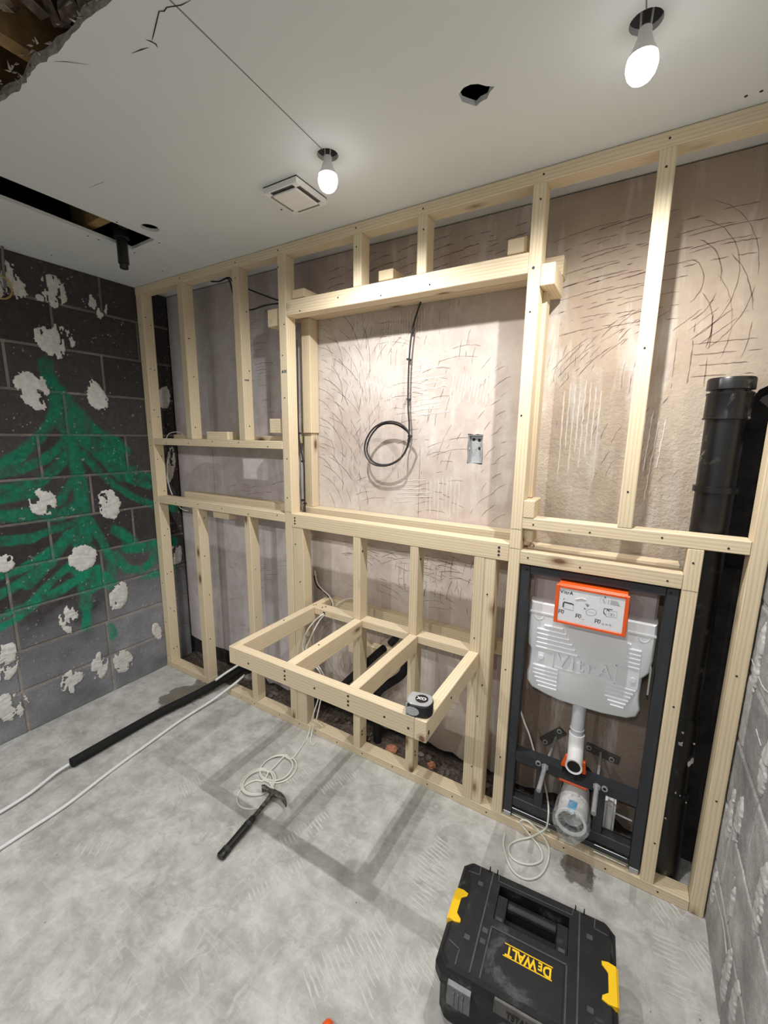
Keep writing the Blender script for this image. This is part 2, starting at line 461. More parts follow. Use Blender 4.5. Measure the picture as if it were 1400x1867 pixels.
rag = [at(x, y, 'z', H)[:2] for x, y in ((836, 172), (845, 160), (858, 154), (872, 153), (886, 157), (902, 158), (893, 168), (888, 180), (876, 186), (868, 194), (855, 190), (842, 185))]
torn = []
N = 60
for i in range(N+1):
    x = 0.98+(1.98-0.98)*i/N; torn.append((x, -1.0+R.uniform(-0.003, 0.003)+0.003*math.sin(i*.45)+.0015*math.sin(i*1.9)))
torn += [(2.0, -1.3), (1.97, -1.6), (1.5, -1.63), (0.98, -1.6), (0.95, -1.3)]
mb, nt = holed_slab([(-0.1, YF-0.1), (W+0.1, YF-0.1), (W+0.1, 0.32), (-0.1, 0.32)],
                [slot, circle(0.8315, -0.394, 0.036), circle(1.80, -0.396, 0.0335), circle(2.657, -0.404, 0.0325), rag, torn], H, H+0.0135)
ce = struct(mb.build('ceiling', M['ceiling']))
ce.data.materials.append(M['cut'])
for p in ce.data.polygons:
    if abs(p.normal.z) < 0.5:
        c = p.center
        if c.y < -0.95 and 0.9 < c.x < 2.05: p.material_index = 1
lath = [(x, y+R.uniform(0.0, 0.012)) for x, y in torn[:N+1:2]]+[(1.99, -0.9), (0.97, -0.9)]
MB().prism(lath, H+0.0137, H+0.034, 'z').build('torn_lath_layer', M['cut'], ce)
for x, y in ((1.80, -0.396), (2.657, -0.404)):
    mb = MB(); mb.lathe([(.0355, H+.0137), (.0355, H+.055), (.030, H+.056), (.0, H+.056)], (x, y, 0), n=28, cap=False); mb.build('fire_hood', M['hood'], ce)
def ribbon(mb, pts, wd, fn, jit=0.25, ends=True):
    """a thin flat strip along 2D points, placed by fn(u, v)"""
    n = len(pts); L = []; Rr = []
    for i in range(n):
        a = pts[max(0, i-1)]; b = pts[min(n-1, i+1)]
        dx, dy = b[0]-a[0], b[1]-a[1]; q = math.hypot(dx, dy) or 1; nx, ny = -dy/q, dx/q
        ww = wd*0.5*(1+R.uniform(-jit, jit))*(0.25 if ends and i in (0, n-1) else 1)
        L.append(fn(pts[i][0]+nx*ww, pts[i][1]+ny*ww)); Rr.append(fn(pts[i][0]-nx*ww, pts[i][1]-ny*ww))
    mb.add(L+Rr, [(i, i+1, n+i+1, n+i) for i in range(n-1)])
onceil = lambda u, v: (u, v, H-0.0006)
mb = MB()
for pts, wd in (([(348, 0), (330, 9), (304, 13), (299, 20), (290, 20), (284, 45), (279, 66), (277, 73)], 0.0026), ([(266, 72), (275, 75), (284, 80), (287, 86)], 0.0036), ([(240, 97), (258, 90), (271, 86)], 0.0024), ([(98, 112), (120, 112), (165, 118)], 0.0016), ([(160, 343), (182, 334), (193, 330)], 0.0015)):
    ribbon(mb, [at(x, y, 'z', H)[:2] for x, y in pts], wd, onceil)
mb.split('crack', M['crackline'], ce)
mb = MB()
ribbon(mb, [(1.826, -1.0), (1.815, -0.72), (1.803, -0.425)], 0.003, onceil, 0.1, False)
ribbon(mb, [(2.64, -0.75), (2.655, -0.6), (2.657, -0.436)], 0.003, onceil, 0.1, False)
mb.split('pencil_line', M['pencil'], ce)
mb = MB()
for x, y in ((94, 465), (296, 494), (213, 405), (160, 430), (180, 437), (245, 461), (290, 443), (265, 430), (1388, 166), (1360, 175), (513, 382)):
    p = at(x, y, 'z', H); mb.lathe([(0.004, H-0.001), (0.004, H+0.002)], (p[0], p[1], 0), n=8)
stuff(mb.build('screw_holes', M['crackline'], ce))

# the floor above: dark boards and joists over the holes
struct(MB().box(-0.1, W+0.1, YF-0.1, 0.32, ZT, ZT+0.05).build('ceiling_deck', M['deck']))
for x, lab in ((1.328, 'old joist bared along the left side of the torn ceiling opening'), (2.12, 'hidden old joist right of the torn ceiling opening'), (0.885, 'old joist beside the long ceiling slot')):
    tag(MB().box(x, x+0.042, YF, 0.18, 2.527, ZT-0.002).build('ceiling_joist', M['joist'], bevel=0.003), lab, 'joist', 'joists over the ceiling')
tag(MB().box(0.40, 0.884, -0.50, -0.455, 2.528, 2.68).build('cross_timber', M['joist'], bevel=0.003), 'brown timber crosspiece seen inside the ceiling slot', 'timber')
mb = MB()
for i in range(560):
    x = R.uniform(1.385, 1.95); y = R.uniform(-1.08, -0.45); z = R.uniform(2.55, 2.76); L = R.uniform(0.05, 0.2); a = R.uniform(-0.6, 0.6); ww = R.uniform(0.008, 0.035)
    d = Vector((math.cos(a)*0.5, math.sin(a)*0.4-0.6, R.uniform(-0.6, 0.5))).normalized(); s_ = Vector((0.8, 0.2, R.uniform(-.4, .4)))*ww
    p = Vector((x, y, z)); q = p+d*L*0.5+Vector((0, 0, R.uniform(-.02, .02))); r_ = p+d*L
    if min(p.z, q.z, r_.z) < 2.53: continue
    for o in (0, 0.0015):
        mb.add([p-s_+Vector((0, o, 0)), p+s_+Vector((0, o, 0)), q+s_*0.8+Vector((0, o, 0)), q-s_*0.9+Vector((0, o, 0)), r_+s_*.2+Vector((0, o, 0)), r_-s_*.2+Vector((0, o, 0))], [(0, 1, 2, 3), (3, 2, 4, 5)])
tag(stuff(mb.build('torn_insulation', M['fibre'])), 'brown torn fibrous packing inside the broken ceiling opening', 'insulation')
mb = MB()
for i in range(70):                                        # rags of lining paper and lath on the torn edge
    x = 1.05+R.random()*0.75; y = -1.0+R.uniform(-0.02, 0.01); L = R.uniform(0.006, 0.022); z = H+R.uniform(0.002, 0.034)
    a = R.uniform(-2.4, -0.7)
    mb.add([(x, y, z), (x+0.006, y+0.002, z+0.002), (x+0.004+L*math.cos(a), y+L*math.sin(a)*0.6, z+R.uniform(-0.014, 0.012)), (x+0.001, y-0.003, z+0.004)], [(0, 1, 2), (0, 2, 3), (1, 3, 2), (0, 3, 1)])
stuff(mb.build('torn_edge_flakes', M['cut'], ce))

# ------------------------------------------------------------------ block walls
STROKES = [
 (.075, [(-0.51, 1.97), (-0.49, 1.84), (-0.47, 1.71), (-0.44, 1.59), (-0.43, 1.5), (-0.42, 1.36), (-0.42, 1.22), (-0.42, 1.08), (-0.43, 0.94), (-0.45, 0.75)]),
 (.075, [(-0.455, 0.75), (-0.46, 0.6)]), (.05, [(-0.46, 0.6), (-0.47, 0.47)]),
 (.06, [(-0.46, 1.8), (-0.51, 1.69), (-0.59, 1.58), (-0.67, 1.51), (-0.78, 1.44), (-.95, 1.36)]), (.05, [(-0.51, 1.7), (-0.58, 1.6), (-0.69, 1.47), (-0.77, 1.4), (-.9, 1.33)]),
 (.05, [(-0.44, 1.63), (-0.5, 1.53), (-0.58, 1.47), (-0.67, 1.43), (-0.8, 1.40)]), (.06, [(-0.44, 1.54), (-0.5, 1.44), (-0.61, 1.35), (-0.78, 1.33), (-.95, 1.3)]),
 (.05, [(-0.44, 1.36), (-0.5, 1.28), (-0.52, 1.24)]), (.06, [(-0.62, 1.3), (-0.74, 1.29), (-0.85, 1.27)]), (.07, [(-0.45, 1.2), (-0.52, 1.16), (-0.66, 1.18), (-0.79, 1.2), (-.95, 1.21)]),
 (.045, [(-0.46, 1.11), (-0.58, 1.09), (-0.67, 1.06), (-0.83, 1.07), (-.95, 1.06)]), (.05, [(-0.45, 1.09), (-0.53, 1.0), (-0.67, 0.93), (-0.75, 0.9), (-0.87, 0.89)]),
 (.055, [(-0.5, 1.05), (-0.58, 0.94), (-0.66, 0.86), (-0.72, 0.81)]), (.05, [(-.43, .92), (-0.51, 0.87), (-0.61, 0.8), (-0.71, 0.71), (-0.79, 0.69), (-0.9, 0.67)]), (.06, [(-.61, .9), (-0.72, 0.84), (-.85, .79), (-.95, .78)]),
 (.06, [(-.38, .8), (-0.46, 0.78), (-0.55, 0.75), (-0.62, 0.72)]), (.05, [(-.67, .71), (-.8, .64), (-.95, .6)]),
 (.07, [(-0.46, 1.84), (-0.4, 1.74), (-0.31, 1.63), (-0.2, 1.56), (-0.15, 1.51)]), (.08, [(-0.44, 1.7), (-0.37, 1.6), (-0.25, 1.52), (-0.18, 1.45)]), (.075, [(-0.41, 1.61), (-0.32, 1.52), (-0.24, 1.42), (-0.12, 1.38)]),
 (.05, [(-0.38, 1.5), (-0.31, 1.39), (-0.23, 1.3), (-0.13, 1.22), (0.0, 1.15), (.15, 1.1)]), (.05, [(-0.24, 1.39), (-0.15, 1.34), (-0.02, 1.28)]), (.05, [(-.2, 1.34), (-.08, 1.36), (.1, 1.3)]),
 (.06, [(-0.26, 1.03), (-0.21, 0.99), (-0.15, 0.93)]), (.075, [(-0.19, 0.9), (-0.13, 0.88), (0.12, 0.87)]), (.06, [(0.0, 0.84), (-0.04, 0.77), (-0.11, 0.73), (-0.21, 0.76), (-0.27, 0.86)]),
 (.05, [(-0.39, 1.1), (-0.34, 0.99), (-0.3, 0.86), (-0.3, 0.76), (-.32, .68)]), (.07, [(-0.43, 0.79), (-0.36, 0.75)]), (.05, [(-0.11, 0.67), (0.1, 0.68)]), (.05, [(-0.34, 0.42), (-0.33, 0.35)]),
 (.09, [(-0.49, 0.86), (-0.43, 0.72), (-0.37, 0.72)]), (.08, [(-.46, 1.0), (-.41, .93)]), (.06, [(-.44, .68), (-.38, .70), (-.3, .70)])]
def green(y, z):
    a = np.zeros_like(y); wob = (fnoise(y, z, 11, 3)-0.5)*0.024
    st = 0.50+0.50*sstep(0.30, 0.62, fnoise(y*2.2, z*1.2, 16, 4))
    for wd, pts in STROKES:
        d = np.full_like(y, 9.0)
        for (ay, az), (by, bz) in zip(pts[:-1], pts[1:]):
            dy, dz = by-ay, bz-az; t = np.clip(((y-ay)*dy+(z-az)*dz)/(dy*dy+dz*dz), 0, 1)
            d = np.minimum(d, np.hypot(y-ay-t*dy, z-az-t*dz))
        a = np.maximum(a, 1-sstep(wd*0.30, wd*0.64, d+wob))
    return a*st
def left_colour(y, z, tone, mortar=False):
    n = fnoise(y, z, 9, 4); n2 = fnoise(y, z, 60, 3)
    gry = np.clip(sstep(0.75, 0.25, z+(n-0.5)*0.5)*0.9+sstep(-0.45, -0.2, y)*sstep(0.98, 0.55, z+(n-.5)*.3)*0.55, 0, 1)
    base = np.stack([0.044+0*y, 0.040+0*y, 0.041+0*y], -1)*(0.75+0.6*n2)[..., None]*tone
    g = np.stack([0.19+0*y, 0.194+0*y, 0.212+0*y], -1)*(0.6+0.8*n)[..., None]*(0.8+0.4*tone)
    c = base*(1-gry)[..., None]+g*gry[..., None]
    if mortar:
        mm = np.stack([0.29+0*y, 0.262+0*y, 0.235+0*y], -1)*(0.5+0.9*n)[..., None]*(0.62+0.5*gry)[..., None]
        c = mm
    ga = green(y, z)*(0.72 if mortar else 0.93)
    gc = np.stack([0.006+0*y, 0.20+0*y, 0.115+0*y], -1)*(0.65+0.7*n2)[..., None]*(0.8+0.35*sstep(1.2, .7, z))[..., None]
    c = c*(1-ga)[..., None]+gc*ga[..., None]
    fleck = sstep(0.84, 0.90, fnoise(y, z, 95, 2)+0.12*fnoise(y, z, 6, 2)-.06)*.8
    return c*(1-fleck*0.8)[..., None]+np.array([.5, .49, .46])*fleck[..., None]*0.8
def right_colour(y, z, tone, mortar=False):
    n = fnoise(y, z, 8, 4); n2 = fnoise(y, z, 55, 3)
    k = 0.46 if mortar else 0.36
    c = np.stack([k+0*y, k*0.99+0*y, k*0.98+0*y], -1)*(0.55+0.9*n)[..., None]*(0.8+0.4*n2)[..., None]*tone
    return c

def grid_face(xp, y0, y1, z0, z1, step, colour, tone, out, relief, depth):
    """front of a block: a fine grid, colours in 'Col', skirt back to the joint"""
    ny = max(1, int(round((y1-y0)/step))); nz = max(1, int(round((z1-z0)/step)))
    ys = np.linspace(y0, y1, ny+1); zs = np.linspace(z0, z1, nz+1)
    Y, Z = np.meshgrid(ys, zs)
    nrm = fnoise(Y, Z, 30, 3)-0.5
    edge = np.minimum(np.minimum(Y-y0, y1-Y), np.minimum(Z-z0, z1-Z))
    rnd = np.where(edge < step*0.5, -0.002, 0.0)
    X = xp+out*(nrm*relief+rnd)
    V = np.stack([X, Y, Z], -1).reshape(-1, 3)
    C = colour(Y, Z, tone).reshape(-1, 3)
    idx = np.arange((ny+1)*(nz+1)).reshape(nz+1, ny+1)
    F = np.stack([idx[:-1, :-1], idx[:-1, 1:], idx[1:, 1:], idx[1:, :-1]], -1).reshape(-1, 4)
    ring = np.concatenate([idx[0, :-1], idx[:-1, -1], idx[-1, :0:-1], idx[:0:-1, 0]])
    if depth:
        k = len(V); B = V[ring].copy(); B[:, 0] = xp-out*depth
        V = np.concatenate([V, B]); C = np.concatenate([C, C[ring]])
        m_ = len(ring); i = np.arange(m_); j = (i+1) % m_
        F = np.concatenate([F, np.stack([ring[i], k+i, k+j, ring[j]], -1)])
    return V, F, C
def mesh_np(name, V, F, C, mat, parent, flip=False):
    me = bpy.data.meshes.new(name)
    if flip: F = F[:, ::-1]
    me.vertices.add(len(V)); me.vertices.foreach_set('co', V.astype(np.float32).ravel())
    me.loops.add(F.size); me.loops.foreach_set('vertex_index', F.astype(np.int32).ravel())
    me.polygons.add(len(F)); me.polygons.foreach_set('loop_start', np.arange(0, F.size, 4, dtype=np.int32))
    me.update(calc_edges=True); me.validate()
    if C is not None:
        at_ = me.color_attributes.new('Col', 'FLOAT_COLOR', 'POINT')
        at_.data.foreach_set('color', np.concatenate([C, np.ones((len(C), 1))], 1).astype(np.float32).ravel())
    me.materials.append(mat)
    o = bpy.data.objects.new(name, me); COL.objects.link(o); o.parent = parent
    return o

def block_wall(xp, out, parent, joints, colour, mat, fine, ymax=YB, ymin=-2.0):
    """courses 0.229 m high; joints[k] = y of one perpend of course k, blocks 0.45 long"""
    P = 0.229; g = 0.007
    for k in range(11):
        z0 = FL if k == 0 else P*k+g; z1 = min(P*(k+1)-g, H-0.002)
        e = [joints[k % len(joints)]+0.45*i for i in range(-8, 8)]
        for a, b in zip(e[:-1], e[1:]):
            y0, y1 = max(a+g, ymin), min(b-g, ymax)
            if y1-y0 < 0.03: continue
            hi = fine(y0, y1, z0, z1)
            V, F, C = grid_face(xp, y0, y1, z0, z1, 0.005 if hi else 0.11, colour, R.uniform(0.75, 1.3), out, 0.0035 if hi else 0, 0.01)
            mesh_np('block', V, F, C, mat, parent, out < 0)
    V, F, C = grid_face(xp-out*0.0035, -1.25, ymax, FL, H, 0.005, lambda y, z, t: colour(y, z, t, True), 1.0, out, 0.004, 0)
    mesh_np('mortar', V, F, C, mat, parent, out < 0)

wl = struct(MB().box(-0.12, -0.0085, YF-0.1, 0.32, FL-0.02, ZT).build('wall_left', M['darkblock']))
jl = [(37, 1225), (198, 1165), (19, 1078), (187, 1037), (93, 985), (167, 895), (73, 832), (121, 760), (188, 680), (96, 590), (180, 508)]
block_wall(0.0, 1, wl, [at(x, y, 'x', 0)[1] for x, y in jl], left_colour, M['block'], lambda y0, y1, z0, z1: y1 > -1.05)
MB().box(-0.01, -0.004, YF, -1.25, FL, H).build('mortar_coat', M['darkblock'], wl)
wr = struct(MB().box(W+0.0085, W+0.12, YF-0.1, 0.32, FL-0.02, ZT).build('wall_right', M['darkblock']))
block_wall(W, -1, wr, [-0.30, -0.10, -0.26, -0.05, -0.22, 0.0, -0.25, -0.03, -0.22, 0.0, -0.2], right_colour, M['greyblock'], lambda y0, y1, z0, z1: y1 > -0.75 and z0 < 1.5)
MB().box(W+0.004, W+0.01, YF, -1.25, FL, H).build('mortar_coat', M['darkblock'], wr)
struct(MB().box(-0.12, W+0.12, YF-0.12, YF, FL-0.02, ZT).build('wall_front', M['greywall']))

# white dabs of board adhesive left on the blocks
def dab(xp, out, cy, cz, ry, rz, parent, seed, hole=0.4, name='adhesive_dab', tilt=0.0):
    st = 0.0045; n = int(max(ry, rz)*1.35/st)
    a = np.arange(-n, n+1)*st; Y, Z = np.meshgrid(a, a)
    Yr = Y*math.cos(tilt)+Z*math.sin(tilt); Zr = -Y*math.sin(tilt)+Z*math.cos(tilt)
    d = np.hypot(Yr/ry, Zr/rz)+(fnoise(Y+seed, Z, 16, 3)-0.5)*0.42+(vnoise(Y+seed, Z, 110)-0.5)*0.12
    hol = fnoise(Yr*1.9+seed*3, Zr*0.7, 26, 3)+0.10*(vnoise(Yr*3+seed, Zr*.6, 90)-0.5)
    keep = (d < 1.0) & (hol > hole*(0.62+0.45*np.clip(d, 0, 1)))
    hgt = 0.003+0.003*fnoise(Yr*3.4+seed, Zr*0.7, 60, 2)+0.004*vnoise(Yr*0.25+seed, Zr*1.5, 75)
    X = xp+out*hgt*np.clip((1.08-d)*3, 0.25, 1)
    V = np.stack([X, Y+cy, Z+cz], -1).reshape(-1, 3); N_ = 2*n+1
    idx = np.arange(N_*N_).reshape(N_, N_)
    kq = keep[:-1, :-1] & keep[1:, 1:] & keep[:-1, 1:] & keep[1:, :-1]
    F = np.stack([idx[:-1, :-1], idx[:-1, 1:], idx[1:, 1:], idx[1:, :-1]], -1)[kq]
    if len(F) < 4: return
    used = np.unique(F); mp = np.full(N_*N_, -1); mp[used] = np.arange(len(used)); V = V[used]; F = mp[F]
    k = len(V); B = V.copy(); B[:, 0] = xp-out*0.003
    # closed shell: walls down to the block on every border edge
    E = {}
    for f in F:
        for i in range(4):
            a_, b_ = f[i], f[(i+1) % 4]
            if (b_, a_) in E: del E[(b_, a_)]
            else: E[(a_, b_)] = 1
    S = np.array([(b_, a_, a_+k, b_+k) for a_, b_ in E])
    mesh_np(name, np.concatenate([V, B]), np.concatenate([F, S]), None, M['dab' if out > 0 else 'dabgrey'], parent, out < 0)
DABS = [(-.602, 2.345, .05, .085, .5), (-.43, 2.355, .055, .085, .36), (-.23, 2.32, .06, .07, .55), (-.455, 2.10, .085, .085, .44), (-.585, 1.83, .065, .10, .3), (-.275, 1.83, .05, .085, .34),
        (-.60, 1.245, .06, .075, .36), (-.27, 1.18, .058, .09, .28), (-.445, .895, .075, .075, .22), (-.272, .595, .05, .09, .3), (-.555, .555, .045, .075, .42),
        (-.845, .47, .05, .06, .35), (-.865, .39, .05, .07, .4), (-.575, .17, .055, .08, .44), (-.43, .185, .05, .09, .42), (-.29, .16, .055, .08, .3), (-.80, .95, .04, .05, .3), (-.865, .17, .06, .085, .44),
        (-.70, 2.30, .05, .06, .42), (-.05, .26, .03, .07, .3), (.135, 1.85, .04, .075, .35), (.14, 1.40, .035, .12, .35), (.13, .78, .045, .075, .4), (-.5, 2.30, .02, .02, .3), (-1.1, 1.9, .07, .09, .35), (-1.05, 1.1, .07, .09, .35), (-1.15, .5, .07, .09, .35)]
for i, (y, z, ry, rz, h) in enumerate(DABS): dab(0.0, 1, y, z, ry*1.12, rz*1.05, wl, 3.7*i+1, h, tilt=R.uniform(-.35, .35))
for i, (px, py, ry, rz) in enumerate(((1347, 1500, .035, .12), (1332, 1490, .03, .13), (1388, 1640, .035, .14), (1325, 1780, .03, .12), (1335, 1650, .02, .08), (1395, 1400, .04, .1), (1302, 1620, .02, .09), (1340, 1830, .03, .1), (1385, 1200, .03, .13))):
    q = at(px, py, 'x', W); dab(W, -1, q[1], q[2], ry*.8, rz*.8, wr, 5.1*i+80, 0.30)
mb = MB()
for pts in ([(1302, 1620), (1318, 1680), (1325, 1740)], [(1340, 1600), (1330, 1640), (1325, 1680)], [(1370, 1200), (1390, 1250), (1400, 1262)], [(1379, 1330), (1388, 1360)]):
    q = [at(x, y, 'x', W) for x, y in pts]; mb.tube([(W, p[1], p[2]) for p in q], 0.0022, 6)
mb.split('adhesive_streak', M['dabgrey'], wr)

# ------------------------------------------------------------------ back wall: plaster on dark blocks
wb = struct(MB().box(-0.12, W+0.12, 0.222, 0.34, FL-0.02, ZT).build('wall_back', M['darkblock']))
bot = [(0.006, 0.135)]
for i in range(1, 75):
    x = 0.006+i*0.04
    if x > 2.98: break
    z = 0.125 if x < 0.75 else (0.06+0.05*math.sin(x*5) if x < 1.3 else 0.045)
    bot.append((x, z+R.uniform(-0.012, 0.012)*(0.4 if x < .6 else 1.6)))
side = [(2.99, 0.06)]+[(2.985+R.uniform(-0.012, 0.012), 0.06+0.08*i) for i in range(1, 20)]+[(3.0, 1.66), (3.02, 1.73), (3.045, 1.78), (3.07, 1.795), (3.095, 1.81)]
outer = bot+side+[(3.095, H-0.006), (0.006, H-0.006)]
boxh = [(2.092, 1.507), (2.161, 1.505), (2.159, 1.631), (2.091, 1.633)]
hole = []
for i in range(4):
    a, b = boxh[i], boxh[(i+1) % 4]
    for j in range(5):
        t = j/5; hole.append((a[0]+(b[0]-a[0])*t+R.uniform(-.002, .002), a[1]+(b[1]-a[1])*t+R.uniform(-.002, .002)))
loops = [outer, hole]; fl_ = [p for l in loops for p in l]
tr = tessellate_polygon([[Vector((x, z, 0)) for x, z in l] for l in loops])
n = len(fl_); mb = MB(); fs = [tuple(t) for t in tr]; k = 0
for l in loops:
    q = len(l); fs += [(k+i, k+(i+1) % q, k+(i+1) % q+n, k+i+n) for i in range(q)]; k += q
mb.add([(x, YB, z) for x, z in fl_]+[(x, 0.2215, z) for x, z in fl_], fs)
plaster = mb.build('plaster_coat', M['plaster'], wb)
onwall = lambda u, v: (u, YB-0.0006, v)
mb = MB()
def dashes(pts, wd, keep=0.75):
    """a scored line broken into dashes"""
    seg = []
    for p in pts:
        if R.random() < keep: seg.append((p[0]+R.uniform(-.0012, .0012), p[1]+R.uniform(-.0012, .0012)))
        else:
            if len(seg) > 1: ribbon(mb, seg, wd*R.uniform(.5, 1.0), onwall, .45)
            seg = []
    if len(seg) > 1: ribbon(mb, seg, wd*R.uniform(.5, 1.0), onwall, .45)
def arcs(cx, cz, r0, dr, nr, a0, a1, wd=0.0022, keep=0.9, sq=1.0):
    for i in range(nr):
        r = r0+dr*i; s = a0+R.uniform(-.08, .08); e = a1+R.uniform(-.1, .1); q = max(4, int(abs(e-s)*r/0.012))
        dashes([(cx+r*math.cos(s+(e-s)*t/q), cz+sq*r*math.sin(s+(e-s)*t/q)) for t in range(q+1)], wd, keep)
def comb(x, z, L, ang, nl, gap, wd=0.0022, keep=0.9, bend=0.1):
    ux, uz = math.cos(ang), math.sin(ang); nx, nz = -uz, ux
    for i in range(nl):
        q = max(5, int(L/0.012)); ll = L*R.uniform(.75, 1.1); o = R.uniform(-.02, .02)
        dashes([(x+nx*gap*i+ux*(ll*t/q+o)+nx*bend*L*math.sin(PI*t/q)*.5, z+nz*gap*i+uz*(ll*t/q+o)+nz*bend*L*math.sin(PI*t/q)*.5) for t in range(q+1)], wd, keep)
# centre recess
for i in range(6): arcs(1.22, 1.22+i*0.15, 0.14, 0.055, 5, -0.2, 1.35)
for i in range(26): comb(R.uniform(1.45, 2.15), R.uniform(1.28, 2.1), R.uniform(.08, .2), R.choice([1.2, 1.35, 0.9, 1.5]), R.randint(2, 4), R.uniform(.025, .045), 0.0018, .8)
for i in range(14): comb(R.uniform(1.35, 2.1), R.uniform(1.25, 2.12), R.uniform(.12, .3), R.uniform(-.25, .2), R.randint(2, 4), R.uniform(.03, .05), 0.0018, .85, .15)
for i in range(5): arcs(2.3, 1.2+.13*i, .1, .05, 3, 1.9, 2.7, .0018, .85)
# top band, right of centre
for i in range(7): comb(1.32+.14*i, 2.27+R.uniform(-.01, .02), .15, R.uniform(.02, .15), 5, .036, .003, .93, .05)
for i in range(6): comb(2.42+.1*(i % 3), 2.0+.17*(i//3), .22, .12, 5, .042, .003, .9, .05)
for i in range(3): comb(2.78+.02*i, 2.28-.05*i, .2, .05, 2, .04, .003, .9, .05)
for i in range(5): comb(2.46+.05*i, 1.82+.03*i, .16, 0.75, 3, .035, .0026, .85)
for i in range(12): comb(R.uniform(2.42, 2.8), R.uniform(1.45, 1.9), R.uniform(.06, .16), R.uniform(1.0, 1.5), 2, .03, .002, .75)
# right end: bold curves and a square grid
arcs(2.80, 2.13, .06, .045, 4, -1.1, 1.25, .0028, .97, 1.25)
arcs(2.78, 1.98, .12, .05, 3, -.4, .9, .0026, .95, 1.3)
comb(2.86, 1.92, .17, 0.7, 4, .03, .0026, .95, 0)
comb(2.87, 1.83, .17, .02, 4, .035, .003, .95, 0); comb(2.90, 1.8, .24, PI/2, 3, .045, .003, .95, 0)
for i in range(6): comb(2.80+R.uniform(-.05, .1), 1.4+.06*i, .12, 1.2, 2, .03, .002, .7)
# left bay
for i in range(26): comb(R.uniform(.5, 1.05), R.uniform(1.62, 2.35), R.uniform(.1, .2), R.uniform(-.12, .1), R.randint(1, 3), .035, .0017, .85, .08)
for i in range(6): arcs(.95, 1.6+.1*i, .06, .035, 4, .2, 1.0, .0015, .85)
for i in range(26): comb(R.uniform(.42, 1.1), R.uniform(.25, 1.1), R.uniform(.1, .2), R.uniform(.0, .35), R.randint(1, 3), .03, .0017, .85, .08)
for i in range(5): comb(R.uniform(.5, 1.0), R.uniform(1.24, 1.5), .2, R.uniform(.1, .3), 2, .04, .0018, .9)
# under the basin shelf and beside the cistern
for i in range(20): comb(R.uniform(1.4, 2.1), R.uniform(.72, 1.08), R.uniform(.1, .25), R.uniform(-.3, .3), R.randint(2, 3), .035, .0022, .85, .12)
for i in range(16): comb(R.uniform(1.75, 2.15), R.uniform(.75, 1.0), R.uniform(.08, .16), R.uniform(1.3, 1.7), 2, .03, .0022, .8)
for i in range(14): comb(R.uniform(1.4, 2.2), R.uniform(.15, .6), R.uniform(.08, .2), R.uniform(0, 1.6), 2, .035, .0022, .85)
for i in range(14): comb(R.uniform(2.45, 2.8), R.uniform(.35, .6), R.uniform(.1, .2), R.uniform(1.4, 1.7), 2, .035, .0022, .85)
ribbon(mb, [(1.86+R.uniform(-.001, .001), 1.24+.02*i) for i in range(18)], .0016, onwall)
ribbon(mb, [(.40+.03*i, 1.235-.0012*i) for i in range(28)], .002, onwall); ribbon(mb, [(.375, 1.22+.02*i) for i in range(17)], .002, onwall)
stuff(mb.build('scored_grooves', M['scratch'], wb))  # flat ribbons; groove dirt and groove shade both put into their colour
q = [at(x, y, 'y', YB) for x, y in ((443, 836), (487, 834), (489, 876), (446, 873))]
MB().prism([(p[0], p[2]) for p in q], YB-.0008, YB, 'y').build('skim_patch', M['skim'], wb)
# ridges of old tile adhesive
mb = MB()
def ribs(x, z, L, ang, nl, gap, wd=.006, h=.0016, fn=None):
    ux, uz = math.cos(ang), math.sin(ang); nx, nz = -uz, ux
    for i in range(nl):
        ll = L*R.uniform(.5, 1.05); q = max(3, int(ll/.015)); o = R.uniform(0, .2)*L; A = []; B = []; C = []
        for t in range(q+1):
            s = o+ll*t/q; j = R.uniform(-.0015, .0015); ww = wd*.5*R.uniform(.6, 1.3)*(0.4 if t in (0, q) else 1)
            cx, cz = x+nx*gap*i+ux*s+nx*j, z+nz*gap*i+uz*s+nz*j
            A.append(fn(cx+nx*ww, cz+nz*ww, 0)); B.append(fn(cx, cz, h*R.uniform(.6, 1.2))); C.append(fn(cx-nx*ww, cz-nz*ww, 0))
        m_ = q+1
        mb.add(A+B+C, [(t, t+1, m_+t+1, m_+t) for t in range(q)]+[(m_+t, m_+t+1, 2*m_+t+1, 2*m_+t) for t in range(q)])
wf = lambda u, v, h: (u, YB-0.0003-h, v)
ribs(1.66, 2.185, .16, -PI/2, 16, .0135, .006, .0016, wf)
ribs(2.02, 1.92, .16, -PI/2-.15, 12, .015, .006, .0012, wf); ribs(1.75, 1.95, .22, .1, 12, -.022, .006, .001, wf)
ribs(1.5, 1.95, .25, -PI/2+.2, 10, .02, .006, .001, wf); ribs(1.9, 1.45, .2, -PI/2, 9, .02, .006, .001, wf)
ribs(2.47, 1.86, .35, -PI/2, 8, .018, .005, .0012, wf); ribs(2.75, 1.75, .3, -PI/2-.05, 4, .02, .005, .0012, wf)
ribs(1.05, 1.98, .1, -1.4, 5, .013, .004, .001, wf); ribs(.6, 2.18, .12, 1.0, 5, .016, .006, .001, wf); ribs(1.7, 1.4, .2, .1, 6, -.02, .006, .001, wf)
stuff(mb.build('adhesive_ridges', M['wallridge'], wb))
